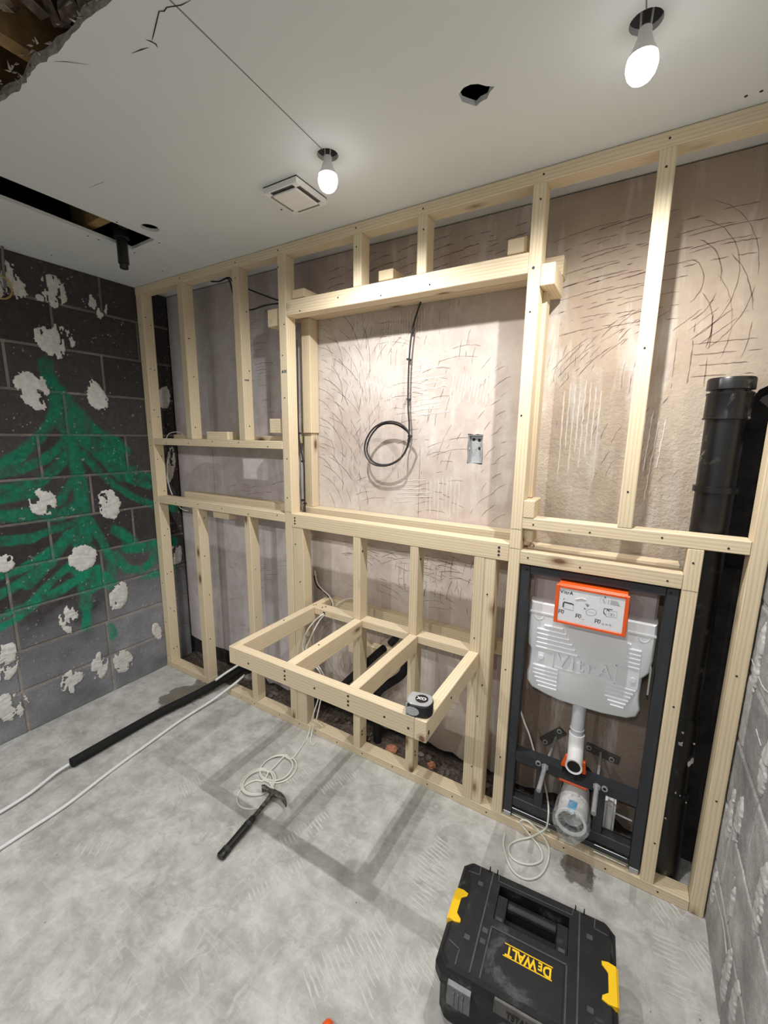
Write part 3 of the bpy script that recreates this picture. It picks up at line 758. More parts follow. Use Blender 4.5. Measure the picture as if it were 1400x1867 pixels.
# adhesive combed on the floor
mb = MB()
ff = lambda u, v, h: (u, v, FL+0.0003+h)
for px, py, L, ang, nl, gap in ((600, 1470, .07, -.35, 16, -.016), (545, 1560, .07, -.35, 14, -.016), (735, 1590, .10, -.2, 14, .016), (300, 1440, .10, -.35, 12, .013), (690, 1660, .12, -.45, 18, -.017), (740, 1640, .10, -.1, 12, .017),
                                (1240, 1720, .08, -.9, 14, .016), (1180, 1640, .07, -.9, 12, .016), (520, 1420, .06, -.3, 10, .014), (640, 1400, .07, -.4, 14, -.015), (150, 1530, .09, -.9, 5, .03), (720, 1760, .10, -.45, 14, .017), (1200, 1810, .09, .1, 12, .016), (640, 1760, .12, -.5, 8, .02)):
    p = at(px, py, 'z', FL); ribs(p[0], p[1], L, ang, nl, gap, .007, .0012, ff)
stuff(mb.build('floor_adhesive_ridges', M['ridge'], bpy.data.objects['floor']))

# ------------------------------------------------------------------ timber
def timber(name, par, x0, x1, y0, y1, z0, z1, turn=0.0, mat='wood'):
    d = (x1-x0, y1-y0, z1-z0); ax = max(range(3), key=lambda i: d[i]); c = ((x0+x1)/2, (y0+y1)/2, (z0+z1)/2)
    if ax == 2: s = d; rot = (0, 0, turn)
    elif ax == 0: s = (d[2], d[1], d[0]); rot = (turn, PI/2, 0)
    else: s = (d[0], d[2], d[1]); rot = (-PI/2, 0, turn)
    mb = MB().box(-s[0]/2, s[0]/2, -s[1]/2, s[1]/2, -s[2]/2, s[2]/2)
    o = mb.build(name, M[mat], par, bevel=0.0022)
    o.location = (c[0]-par.location[0], c[1]-par.location[1], c[2]-par.location[2]); o.rotation_euler = rot
    return o
D = 0.064
fr = thing('stud_wall_frame', 'pale pine stud wall frame standing across the scratched back wall from floor to ceiling', 'timber frame', (1.55, 0.03, FL))
ST = FL+0.043; TP = H-0.043
timber('top_plate', fr, 0.0, 3.095, 0, D, TP, H-0.001)
timber('sole_plate', fr, 0.0, 0.47, 0, D, FL, ST); timber('sole_plate', fr, 0.645, 3.052, 0, D, FL, ST)
timber('stud', fr, 0.004, 0.064, 0, D+.002, ST, TP)
timber('stud', fr, 0.41, 0.468, 0, D, 1.5875, TP, -0.12); timber('stud', fr, 0.868, 0.916, 0, D, 1.5875, TP)
timber('stud', fr, 1.184, 1.233, 0, D, ST, TP); timber('stud', fr, 1.234, 1.305, 0.001, D, ST, 1.149)
timber('stud', fr, 1.62, 1.662, 0, D, 2.2435, TP); timber('stud', fr, 1.921, 1.963, 0, D, 2.2435, TP)
timber('stud', fr, 2.348, 2.39, 0, D, ST, TP)
timber('stud', fr, 2.70, 2.744, 0, D, 1.3285, TP); timber('stud', fr, 3.053, 3.095, 0, D+.002, FL, TP)
timber('stud', fr, 0.413, 0.468, 0, D, ST, 1.168, -.05); timber('stud', fr, 0.873, 0.918, 0, D, ST, 1.168)
timber('stud', fr, 1.617, 1.659, 0, D, ST, 1.149); timber('stud', fr, 1.922, 1.962, 0, D, ST, 1.149)
timber('stud', fr, 2.212, 2.256, 0, D, ST, 1.149); timber('stud', fr, 2.2565, 2.30, 0.001, D, ST, 1.149)
timber('stud', fr, 2.901, 2.944, 0, D, ST, 1.285)
timber('noggin', fr, 0.0645, 1.1835, 0, D, 1.547, 1.587); timber('noggin', fr, 0.0645, 1.1835, 0, D, 1.168, 1.214)
timber('header', fr, 1.2335, 2.3475, 0, D, 2.176, 2.243); timber('header', fr, 1.14, 2.44, 0.132, 0.197, 2.196, 2.262)
timber('recess_sill', fr, 1.2335, 2.3475, -0.001, D, 1.15, 1.22); timber('recess_sill', fr, 1.2, 2.40, 0.128, 0.197, 1.19, 1.236)
timber('noggin', fr, 2.3905, 3.0525, 0, D, 1.2855, 1.328); timber('noggin', fr, 2.3905, 2.9005, 0, D, 1.149, 1.20)
timber('noggin', fr, 2.3905, 2.9005, 0.13, 0.19, 1.16, 1.195)
timber('noggin', fr, 0.08, 1.17, 0.13, 0.197, 1.575, 1.612); timber('noggin', fr, 0.15, 1.17, 0.13, 0.197, 1.195, 1.235)
timber('jamb', fr, 1.207, 1.262, 0.132, 0.197, 1.63, 2.195); timber('jamb', fr, 1.2, 1.252, 0.145, 0.197, 1.236, 1.629)
timber('jamb', fr, 2.355, 2.404, 0.068, 0.13, 1.395, 2.13)
timber('spacer_block', fr, 2.391, 2.437, 0.0, 0.175, 2.129, 2.198); timber('spacer_block', fr, 2.391, 2.43, -0.002, 0.11, 1.3285, 1.393)
timber('spacer_block', fr, 1.722, 1.793, 0.04, 0.19, 2.262, 2.302); timber('spacer_block', fr, 2.262, 2.33, 0.04, 0.19, 2.262, 2.312); timber('spacer_block', fr, 1.236, 1.312, 0.04, 0.19, 2.262, 2.30)
timber('spacer_block', fr, 1.09, 1.183, 0.02, 0.12, 2.145, 2.225); timber('spacer_block', fr, 1.078, 1.183, 0.02, 0.12, 1.628, 1.70)
timber('spacer_block', fr, 0.578, 0.757, 0.012, 0.075, 1.5875, 1.632)
timber('spacer_block', fr, 0.58, 0.72, 0.02, 0.08, 1.125, 1.167); timber('spacer_block', fr, 2.3905, 2.425, 0.03, 0.12, 1.23, 1.284)
timber('wall_batten', fr, 1.36, 2.34, 0.15, 0.197, 0.672, 0.735); timber('wall_batten', fr, 1.48, 1.80, 0.15, 0.197, 0.452, 0.524)
# screw heads
mb = MB()
def scr(x, z, y=0.0, r=.0033): mb.lathe([(r, y-0.0012), (r, y+.002)], (x, 0, z), 'y', 8)
def scr_side(x, y, z, r=.0033): mb.lathe([(r, x-.002), (r, x+.0012)], (0, y, z), 'x', 8)
for z in np.arange(.12, 2.4, .27):
    scr_side(.0645, .015+.01*R.random(), z+R.uniform(-.04, .04)); scr_side(.0645, .045, z+R.uniform(-.06, .06)); scr(.03+R.uniform(-.01, .012), z+R.uniform(-.1, .1))
for x in (.44, .9, 1.2, 1.64, 1.94, 2.37, 2.72): scr(x+R.uniform(-.01, .01), TP+.022); scr(x+R.uniform(-.01, .01), TP-.05)
for x, y in ((.916, .03), (.468, .03)):
    for z in (1.7, 1.95, 2.2, .3, .6, .9, 1.1): scr_side(x+.001, y+R.uniform(-.015, .02), z+R.uniform(-.05, .05))
for z in (1.30, 1.5, 1.8, 2.0, 2.14): scr(1.21+R.uniform(-.01, .01), z)
for z in (.2, .45, .6, .8, 1.0): scr(2.23+R.uniform(-.01, .05), z); scr(1.27+R.uniform(-.02, .02), z+.06)
for z in (1.17, 1.185, 1.20): scr(1.255, z, -.001, .005); scr(2.31, z, -.001, .005)
for x in np.arange(.2, 1.1, .22): scr(x, 1.567+R.uniform(-.01, .01)); scr(x+.05, 1.19+R.uniform(-.012, .012)); scr(x+.9, 2.20+R.uniform(-.015, .02))
for x, z in ((2.43, 1.305), (2.62, 1.3), (2.83, 1.31), (3.0, 1.3), (2.42, 1.176), (2.6, 1.17), (2.86, 1.17), (2.92, 1.24), (2.925, .74), (2.93, .2), (3.07, .9), (3.075, .45), (2.36, 1.7), (2.365, 2.05), (2.72, 1.45), (2.72, 1.9), (2.366, .7), (2.37, .3)): scr(x, z)
for x in np.arange(.75, 3.0, .16): scr(x+R.uniform(-.04, .04), ST-.02+R.uniform(-.006, .006))
for z in (.72, .70, 1.08, .12, .1): scr_side(1.6595, .02, z, .005); scr_side(1.9625, .025, z+.01, .005)
stuff(mb.build('screw_heads', M['crackline'], fr, fr.location))
mb = MB()
def mark(u0, u1, z, y=-.0006): ribbon(mb, [(u0, z), ((u0+u1)/2, z+.001), (u1, z)], .0016, lambda a, b: (a, y, b), .1, False)
for x0, x1, z in ((1.186, 1.232, 1.225), (2.35, 2.388, 1.28), (2.35, 2.388, 1.205), (2.903, 2.942, 1.148), (2.55, 2.56, 1.3)): mark(x0, x1, z)
for z in (1.93, 1.918): mark(1.196, 1.228, z)
stuff(mb.build('pencil_marks', M['pencil'], fr, fr.location))
mb = MB()
for x, z in ((1.200, 1.924), (2.366, 2.19)): mb.lathe([(.005, -.0008), (.005, .001)], (x, 0, z), 'y', 10)
for i in range(3): mb.box(1.209+i*.006, 1.2125+i*.006, -.0007, .001, 1.920, 1.929)
for i in range(3): mb.box(.9163-.001, .9168, .012+i*.006, .0155+i*.006, 1.897, 1.906)
mb.lathe([(.005, .9155), (.005, .9169)], (0, .035, 1.902), 'x', 10)
stuff(mb.build('grade_stamps', M['print'], fr, fr.location))

# ------------------------------------------------------------------ basin shelf frame
sh = thing('basin_shelf_frame', 'pale pine open shelf frame with two joists jutting out below the recess', 'timber frame', (1.79, -0.25, 0.665))
ZS0, ZS1 = .664, .74
timber('rail', sh, 1.333, 1.372, -.508, .149, ZS0, ZS1); timber('rail', sh, 2.211, 2.253, -.508, -.001, ZS0, ZS1)
timber('rail', sh, 1.3725, 2.2105, -.508, -.470, ZS0, ZS1)
timber('joist', sh, 1.629, 1.672, -.4695, -.001, ZS0, ZS1); timber('joist', sh, 1.930, 1.971, -.4695, -.001, ZS0, ZS1)
for a, b in ((1.3725, 1.6165), (1.6595, 1.9215), (1.9625, 2.2115)): timber('noggin', sh, a, b, .001, .062, .703, ZS1-.001)
mb = MB()
for x in (1.652, 1.952):
    for z in (.69, .705, .725): mb.lathe([(.0045, -.5095), (.0045, -.506)], (x, 0, z), 'y', 8)
for x in (1.45, 1.8, 2.1, 2.19): mb.lathe([(.004, -.5095), (.004, -.506)], (x, 0, .70+R.uniform(-.02, .02)), 'y', 8)
for y in (-.49, -.49, -.3): mb.lathe([(.0045, 2.251), (.0045, 2.2545)], (0, y, .69+R.uniform(-.01, .035)), 'x', 8)
for x, y in ((1.353, .02), (1.36, .03), (1.352, -.2), (1.65, -.3), (1.41, .02), (1.42, .035)): mb.lathe([(.004, ZS1-.002), (.004, ZS1+.001)], (x, y, 0), 'z', 8)
mb.lathe([(.008, 0.0), (.008, .003)], (1.436, 0, .721), 'y', 12)
stuff(mb.build('screw_heads', M['crackline'], sh, sh.location))

# ------------------------------------------------------------------ toilet cistern frame
tf = thing('toilet_cistern_frame', 'dark slate steel toilet frame with white cistern between the studs at right', 'cistern frame', (2.645, .05, FL))
O = tf.location
YT0, YT1 = .010, .055
up = MB().box(2.395, 2.429, YT0, YT1, ST+.006, 1.1425).build('upright', M['frame'], tf, O, .002)
MB().box(2.397, 2.427, YT0-.002, YT1, ST, ST+.022).build('foot', M['chrome'], up, O, .001)
up = MB().box(2.863, 2.897, YT0, YT1, ST+.006, 1.1425).build('upright', M['frame'], tf, O, .002)
MB().box(2.865, 2.895, YT0-.002, YT1, ST, ST+.022).build('foot', M['chrome'], up, O, .001)
tb = MB().box(2.4295, 2.8625, YT0, YT1, 1.114, 1.1425).build('top_bar', M['frame'], tf, O, .002)
mb = MB()
for x in (2.4185, 2.8745): mb.lathe([(.005, YT0-.001), (.005, YT0+.003)], (x, 0, 1.128), 'y', 12)
mb.split('bolt_hole', M['rubberdark'], tf, O)
# bent cross bar with a dip for the flush elbow
top = [(2.4295, .345), (2.60, .345)]+[(2.648+.042*math.cos(PI+PI*i/10), .345+.030*math.sin(PI+PI*i/10)) for i in range(11)]+[(2.695, .345), (2.8625, .345)]
mb = MB(); mb.prism(top+[(2.8625, .305), (2.4295, .305)], YT0, YT0+.005, 'y')
n = len(top); mb.add([(x, YT0+.005, z) for x, z in top]+[(x, YT1, z) for x, z in top]+[(x, YT0+.005, z-.004) for x, z in top]+[(x, YT1, z-.004) for x, z in top],
                     [(i, i+1, n+i+1, n+i) for i in range(n-1)]+[(2*n+i, 3*n+i, 3*n+i+1, 2*n+i+1) for i in range(n-1)]+[(n+i, n+i+1, 3*n+i+1, 3*n+i) for i in range(n-1)])
cb = mb.build('cross_bar', M['frame'], tf, O)
for x in (2.519, 2.757):
    mb = MB(); mb.lathe([(.006, YT0-.004), (.011, YT0-.004), (.011, YT0+.001)], (x, 0, .332), 'y', 14, cap=False); mb.build('bolt_socket', M['steel'], cb, O)
MB().box(2.513, 2.545, YT0+.001, YT0+.02, .13, .305).build('inner_plate', M['frame'], tf, O, .001)
MB().box(2.730, 2.762, YT0+.001, YT0+.02, .13, .305).build('inner_plate', M['frame'], tf, O, .001)
MB().box(2.4295, 2.8625, YT0+.002, YT1, .088, .129).build('lower_bar', M['frame'], tf, O, .002)
MB().box(2.4295, 2.8625, YT0+.004, YT0+.012, .052, .074).build('slotted_strip', M['frame'], tf, O, .001)
mb = MB()
for x0, x1 in ((2.432, 2.585), (2.745, 2.855)): mb.tube([(x0, YT0-.002, .079), (x1, YT0-.002, .079)], .0018, 6, smooth=1); mb.tube([(x0, YT0-.002, .048), (x1, YT0-.002, .048)], .0018, 6, smooth=1)
mb.split('threaded_rod', M['chrome'], tf, O)
for x in (2.545, 2.731):
    st = MB().tube([(x, YT0-.13, .322), (x, YT0-.002, .329)], .0085, 12, smooth=1).build('mounting_bolt', M['steel'], tf, O, smooth=True)
    MB().tube([(x, YT0-.002, .329), (x+(.012 if x < 2.6 else .0), .198, .342)], .0055, 10, smooth=1).build('threaded_end', M['steel'], st, O, smooth=True)
    mb = MB(); mb.lathe([(.014, YT0-.006), (.014, YT0-.001)], (x, 0, .329), 'y', 6); mb.build('nut', M['steel'], st, O)
def bracket(pts):
    q = [at(910+x/5, 1320+y/5, 'y', .195) for x, y in pts]
    return [(p[0], p[2]) for p in q]
for pts, hs in (([(365, 125), (550, 25), (615, 90), (425, 195)], ((420, 160), (550, 65))), ([(800, 165), (1100, 305), (1080, 370), (790, 235)], ((820, 215), (1025, 320)))):
    b = MB().prism(bracket(pts), .19, .1985, 'y').build('wall_bracket', M['bracket'], tf, O, .001)
    for h in hs:
        p = at(910+h[0]/5, 1320+h[1]/5, 'y', .19); mb = MB(); mb.lathe([(.006, .186), (.010, .186), (.010, .190)], (p[0], 0, p[2]), 'y', 12, cap=False); mb.build('washer', M['steel'], b, O)
# cistern
def smooth_outline(pts, k=3): return [(p.x, p.y) for p in catmull([Vector((a, b, 0)) for a, b in pts], k, True)]
out = [(2.434, .998), (2.431, .955), (2.432, .86), (2.434, .812), (2.444, .798), (2.444, .72), (2.438, .69), (2.440, .655), (2.46, .63), (2.51, .615), (2.565, .604), (2.64, .603), (2.72, .604), (2.80, .615), (2.829, .632), (2.838, .662), (2.830, .70), (2.831, .785), (2.84, .795), (2.852, .815), (2.857, .86), (2.858, .955), (2.856, .998)]
out2 = []
for i, p in enumerate(out):
    out2.append(p)
cx, cz = 2.645, .8
mb = MB(); n = len(out2)
rings = [(.0, .105), (.0, .062), (.004, .050), (.012, .044)]
vs = []
for ins, y in rings:
    for x, z in out2:
        dx, dz = x-cx, z-cz; q = math.hypot(dx, dz); vs.append((x-dx/q*ins, y, z-dz/q*ins))
fs = [(a*n+i, a*n+(i+1) % n, (a+1)*n+(i+1) % n, (a+1)*n+i) for a in range(3) for i in range(n)]+[tuple(range(n)), tuple(3*n+i for i in range(n))]
mb.add(vs, fs)
tank = mb.build('cistern', M['tank'], tf, O, smooth=True)
YF_ = .044
mb = MB()
def rib(x0, x1, z, h=.006, d=.006): mb.prism([(YF_+.001, z-h), (YF_-d, z-h*.2), (YF_-d, z+h*.4), (YF_+.001, z+h)], x0, x1, 'x')
for i in range(6): rib(2.492-.025*min(i, 1), 2.56+.012*i, .905-.0185*i)
for i in range(6): rib(2.463+.008*max(0, i-2), 2.556, .733-.0165*i)
for i in range(5): rib(2.772, 2.818, .888-.0165*i)
rib(2.772, 2.785, .905)
for i in range(6): rib(2.722+.01*max(0, i-3), 2.815-.006*i, .735-.0155*i)
mb.split('rib', M['tank'], tank, O)
mb = MB()
for (x0, x1, z0, z1) in ((2.478, 2.50, .752, .79), (2.785, 2.82, .742, .825)):
    mb.box(x0, x1, YF_-.0025, YF_+.002, z0, z1)
for x, z in ((2.490, .773), (2.803, .776)): mb.lathe([(.009, YF_-.007), (.009, YF_+.001)], (x, 0, z), 'y', 16)
mb.box(2.436, 2.855, YF_-.003, YF_+.004, .950, .956)
for z in (.742, .812): mb.box(2.535, 2.748, YF_-.002, YF_+.002, z, z+.004)
for x in (2.533, 2.746): mb.box(x, x+.004, YF_-.002, YF_+.002, .742, .816)
for x in (2.47, 2.82):
    mb.tube([(x+.018*math.cos(PI+PI*i/8), YF_, .945+.02*math.sin(PI+PI*i/8)) for i in range(9)], .002, 6, smooth=1)
mb.split('moulding', M['tank'], tank, O)
mb = MB(); text_into(mb, 'VitrA', lambda u, v, h: (2.64+u, YF_-.003-h, .779+v), .072, .004, False, 1.0, 1.22)
mb.build('embossed_name', M['tank'], tank, O)
MB().box(2.432, 2.852, .085, .125, .96, 1.10).build('cistern_back', M['tankgrey'], tank, O, .008)
MB().box(2.560, 2.745, .030, .046, .93, .975).build('moulded_panel', M['tank'], tank, O, .004)
MB().box(2.848, 2.853, .03, .05, .74, .84).build('clip', M['steel'], tf, O)
# orange access box with its instruction sheet
ob = MB()
bx0, bx1, bz0, bz1 = 2.532, 2.763, .960, 1.104; yf = -.032
ob.box(bx0+.006, bx1-.006, yf+.012, .09, bz0+.006, bz1+.002)
ob.box(bx0, bx1, yf+.006, yf+.014, bz0, bz1)
for a in ((bx0, bx0+.012, bz0, bz1), (bx1-.012, bx1, bz0, bz1), (bx0+.012, bx1-.012, bz0, bz0+.010), (bx0+.012, bx1-.012, bz1-.010, bz1)): ob.box(a[0], a[1], yf, yf+.007, a[2], a[3])
box = ob.build('access_box', M['orange'], tf, O, .0015)
MB().box(bx0+.0125, bx1-.0125, yf+.003, yf+.0065, bz0+.0105, bz1-.0105).build('instruction_sheet', M['paper'], box, O)
yp = yf+.0025
mb = MB(); pp = lambda u, v: (u, yp, v)
def line(pts, wd=.0012, close=False):
    ribbon(mb, pts+([pts[0]] if close else []), wd, pp, 0.0, False)
text_into(mb, 'VitrA', lambda u, v, h: (2.568+u, yp, 1.079+v), .016, 0, True, 1, 1.2)
line([(2.563, 1.04), (2.563, 1.018), (2.594, 1.016), (2.594, 1.038)], .0012, True); line([(2.561, 1.042), (2.588, 1.041), (2.594, 1.038)], .004); line([(2.560, 1.040), (2.560, 1.022)], .004); line([(2.560, 1.05), (2.562, 1.056)], .002)
el = [(2.652+.016*math.cos(2*PI*i/20)+.003*math.sin(2*PI*i/20), 1.023+.013*math.sin(2*PI*i/20)) for i in range(21)]; line(el, .0009)
line([(2.642, 1.024), (2.662, 1.022)], .0007); line([(2.632, 1.05), (2.642, 1.042)], .002); line([(2.635, 1.052), (2.645, 1.047)], .0015); line([(2.636, 1.042), (2.641, 1.048)], .0015); line([(2.628, 1.034), (2.634, 1.030)], .003)
line([(2.690, 1.030), (2.690, 1.046), (2.716, 1.048)], .0025); line([(2.698, 1.020), (2.698, 1.042), (2.730, 1.043), (2.730, 1.022)], .0009, True)
for x in (2.710, 2.718): line([(x+.005*math.cos(2*PI*i/12), 1.030+.004*math.sin(2*PI*i/12)) for i in range(13)], .0008)
line([(2.690, 1.032), (2.696, 1.024)], .003); line([(2.700, 1.045), (2.707, 1.040)], .003)
for x, z in ((2.548, .997), (2.605, .993), (2.667, .988)):
    line([(x, z), (x, z+.014), (x+.016, z+.013), (x+.015, z+.003)], .0028); line([(x, z+.007), (x+.007, z+.008)], .0025); line([(x+.007, z+.006), (x+.013, z)], .0022); line([(x+.009, z+.012), (x+.009, z+.005)], .0022)
line([(2.626, .992), (2.632, .991)], .001)
mb.lathe([(.0025, yp-.0002), (.0025, yp+.001)], (2.690, 0, 1.087), 'y', 10)
stuff(mb.build('sheet_print', M['print'], box, O))
mb = MB(); line([(2.676, 1.082), (2.676, 1.066), (2.694, 1.065), (2.694, 1.081)], .0009, True); line([(2.684, 1.078), (2.690, 1.068)], .004)
line([(2.701, 1.081), (2.701, 1.064)], .0025)
for i in range(5): line([(2.707, 1.080-.0035*i), (2.729+.002*i, 1.0795-.0035*i)], .0016)
for i in range(3): line([(2.688+.011*i, .990+.001*i), (2.695+.011*i, .990)], .006)
stuff(mb.build('sheet_small_print', M['printlight'], box, O))
MB().prism([(2.598, 1.060), (2.618, 1.069), (2.632, 1.066), (2.618, 1.0665)], yf+.0005, yf+.003, 'y').build('peeled_flap', M['polywhite'], box, O)
# flush pipe and elbow
fp = MB(); fp.lathe([(.0245, .615), (.0245, .50), (.0262, .499), (.0262, .494), (.0245, .493), (.0245, .46)], (2.641, .075, 0), 'z', 24)
fpo = fp.build('flush_pipe', M['flush'], tf, O, smooth=True)
el = MB(); el.tube([(2.642, .075, .475), (2.643, .072, .43), (2.645, .055, .405), (2.647, .02, .396), (2.648, -.012, .394)], .0285, 20, smooth=4)
elo = el.build('flush_elbow', M['polywhite'], fpo, O, smooth=True)
mb = MB(); mb.lathe([(.0235, -.016), (.030, -.018), (.030, -.008), (.027, .004)], (2.648, 0, .394), 'y', 24, cap=False); mb.build('elbow_collar', M['polywhite'], fpo, O, smooth=True)
mb = MB(); mb.lathe([(.0235, -.014), (.0233, -.0135)], (2.648, 0, .394), 'y', 24); mb.build('elbow_mouth', M['rubberdark'], fpo, O)
mb = MB(); mb.prism([(2.600, .352), (2.613, .402), (2.624, .402), (2.620, .352)], .022, .035, 'y'); mb.prism([(2.678, .345), (2.668, .398), (2.684, .398), (2.690, .348)], .022, .035, 'y'); mb.box(2.600, 2.690, .026, .034, .345, .36)
mb.split('pipe_clamp', M['orange'], tf, O, .002)
mb = MB(); mb.box(2.597, 2.70, .018, .03, .283, .294); mb.build('waste_clamp', M['orange'], tf, O, .003)
# waste outlet wrapped in film
wp = MB(); wp.lathe([(.049, .085), (.052, .05), (.052, .0), (.0525, -.052), (.0545, -.056), (.0545, -.064), (.045, -.064), (.044, -.05), (.044, .05)], (2.66, 0, 0), 'y', 36, cap=False)
wp.v = [(x, y, z+.196-.32*(y+.06)*0+(.02*(y+.06)/.14)) for x, y, z in wp.v]
wpo = wp.build('waste_outlet', M['polywhite'], tf, O, smooth=True)
mb = MB(); mb.lathe([(.0452, -.058), (.0425, -.054), (.0420, .03)], (2.66, 0, .198), 'y', 30, cap=False); mb.lathe([(.0420, .02), (.001, .02)], (2.66, 0, .198), 'y', 30, cap=False); mb.build('seal_and_dark_bore', M['rubberdark'], wpo, O, smooth=True)  # seal rim, plus dark lining and disc standing in for shade inside
q = [at(910+x/5, 1320+y/5, 'y', -.058) for x, y in ((625, 695), (700, 740), (665, 830), (590, 800))]
tp = MB(); g_ = []
for i in range(6):
    t = i/5; ang = math.radians(100-18*0); 
for j in range(4):
    yy = -.02-.012*j
    for i in range(4):
        a = math.radians(104-10*i+1.5*j); g_.append((2.66+.0555*math.cos(a), yy, .199+.0555*math.sin(a)))
g_ += [(2.66+(.0555-.006)*math.cos(math.radians(108-10*i)), -.067, .197+(.0555-.008)*math.sin(math.radians(108-10*i))) for i in range(4)]
tp.add(g_, [(j*4+i, j*4+i+1, (j+1)*4+i+1, (j+1)*4+i) for j in range(4) for i in range(3)])
tp.build('blue_tape', M['blue'], wpo, O)
fm = MB(); rings = []
for j, (r, y, dz) in enumerate(((.052, .075, .003), (.057, .05, 0), (.061, .02, -.002), (.064, -.02, -.004), (.066, -.055, -.006), (.062, -.072, -.006), (.050, -.078, -.002), (.030, -.070, .003), (.012, -.064, .005))):
    for k in range(36):
        a = 2*PI*k/36; rr = r*(1+R.uniform(-.035, .045)); sag = -.022*max(0, -math.sin(a))**5 if 2 < j < 6 else 0
        fm.v.append((2.66+rr*math.cos(a), y+R.uniform(-.004, .004), .197+dz+rr*math.sin(a)+sag))
for j in range(8):
    for k in range(36): fm.f.append((j*36+k, j*36+(k+1) % 36, (j+1)*36+(k+1) % 36, (j+1)*36+k))
fm.build('film_wrap', M['film'], wpo, O, smooth=True)
wb_ = MB(); wb_.box(2.765, 2.803, .06, .14, .10, .235)
wb_.build('pan_connector', M['polywhite'], tf, O, .010, seg=3)
MB().tube([(2.80, .1, .17), (2.862, .1, .165)], .004, 8, smooth=1).build('link_rod', M['steel'], tf, O)
# black waste bend at the wall behind the outlet
mb = MB(); mb.lathe([(.055, .09), (.055, .198)], (2.66, 0, .205), 'y', 30); mb.build('waste_bend', M['black'], tf, O, smooth=True)

# ------------------------------------------------------------------ soil pipe
sp = thing('soil_pipe', 'black plastic soil pipe standing in the right corner behind the studs', 'pipe', (2.963, .128, FL))
O = sp.location; C_ = (2.963, .128, 0)
mb = MB(); mb.lathe([(.053, FL), (.053, 1.768)], C_, n=40); mb.build('pipe', M['soil'], sp, O, smooth=True)
mb = MB(); mb.lathe([(.058, 1.685), (.0615, 1.686), (.0615, 1.69), (.059, 1.692), (.0585, 1.758), (.0605, 1.762), (.0605, 1.766), (.058, 1.766)], C_, n=40); mb.build('collar', M['soil'], sp, O, smooth=True)
mb = MB(); mb.lathe([(.050, 1.768), (.050, 1.775), (.0615, 1.7755), (.0615, 1.806), (.059, 1.811)], C_, n=40); mb.build('cap', M['soil'], sp, O, smooth=True)
mb = MB(); mb.lathe([(.0545, 1.455), (.0605, 1.456), (.0605, 1.474), (.0545, 1.476)], C_, n=40); mb.build('clip_ring', M['soil'], sp, O, smooth=True)
mb = MB(); mb.lathe([(.054, .66), (.060, .645), (.061, .60), (.061, .50), (.054, .47), (.054, .36), (.061, .355), (.061, .20), (.064, .18), (.064, .10), (.07, .05), (.07, FL)], C_, n=40); mb.build('branch_socket', M['soil'], sp, O, smooth=True)
mb = MB()
for i in range(30):
    z = FL+.03+.65*R.random()**1.5; a = R.uniform(-2.2, -.5); r = .0615 if z < .36 or .47 < z < .65 else .0545
    p = Vector((2.963+r*math.cos(a), .128+r*math.sin(a), z)); s_ = .0025+.010*R.random()**2.5; t_ = Vector((-math.sin(a), math.cos(a), 0)); nn = Vector((math.cos(a), math.sin(a), 0))*.002
    pts = [p+t_*s_*math.cos(2*PI*k/7)*R.uniform(.5, 1.2)+Vector((0, 0, 1))*s_*math.sin(2*PI*k/7)*R.uniform(.5, 1.6)+nn for k in range(7)]
    mb.add(pts+[p-nn*3], [tuple(range(7))]+[(k, (k+1) % 7, 7) for k in range(7)])
stuff(mb.build('plaster_splashes', M['dab'], sp, O))

# ------------------------------------------------------------------ metal back box
bb = thing('metal_back_box', 'galvanised steel socket back box let into the plaster right of the cable', 'back box', (2.126, .21, 1.569))
O = bb.location
mb = MB()
for a in ((2.094, 2.096, 1.509, 1.630), (2.156, 2.158, 1.509, 1.630), (2.096, 2.156, 1.509, 1.511), (2.096, 2.156, 1.628, 1.630)): mb.box(a[0], a[1], YB+.001, .2205, a[2], a[3])
mb.box(2.096, 2.156, .2185, .2205, 1.511, 1.628)
mb.build('shell', M['chrome'], bb, O)
mb = MB()
for x, z in ((2.112, 1.61), (2.137, 1.607), (2.14, 1.572)): mb.lathe([(.0065, .2172), (.0065, .2187)], (x, 0, z), 'y', 14)
mb.split('knockout', M['rubberdark'], bb, O)
mb = MB()
for x in (2.099, 2.153): mb.box(x-.004, x+.004, .203, .206, 1.566, 1.576)
mb.split('lug', M['chrome'], bb, O)

# ------------------------------------------------------------------ cables
def cable(name, pts, r, mat, label, cat='cable', group=None, n=8, k=5):
    return tag(MB().tube(pts, r, n, smooth=k).build(name, M[mat], smooth=True), label, cat, group)
P = lambda y, *pts: [at(a, b, 'y', y) for a, b in pts]
c0 = thing('hanging_cable', 'black cable hanging from the header into a loose coil on the back wall', 'cable', (1.8, .17, 1.6))
pts = P(.175, (768, 548), (762, 565), (752, 600), (747, 640), (744.5, 690), (744, 740), (746, 775), (745, 800), (740, 820))
lp = P(.13, (728, 838), (705, 849), (680, 846), (666, 828), (667, 803), (682, 780), (705, 769), (728, 772), (744, 787))+P(.14, (746, 805), (733, 832), (708, 847), (682, 843), (669, 822), (676, 795), (695, 775), (720, 773), (741, 785), (748, 797))
MB().tube(pts+lp, .0042, 8, smooth=5).build('sheath', M['cable_black'], c0, c0.location, smooth=True)
mb = MB()
for q in P(.18, (749, 605), (744, 655), (744, 728), (746, 795)): mb.box(q[0]-.006, q[0]+.006, q[1]-.006, .199, q[2]-.004, q[2]+.004)
mb.split('cable_clip', M['cable_black'], c0, c0.location, .001)
c1 = thing('stud_cable', 'black cable clipped down the wall beside the recess left jamb', 'cable', (1.3, .1, 1.3))
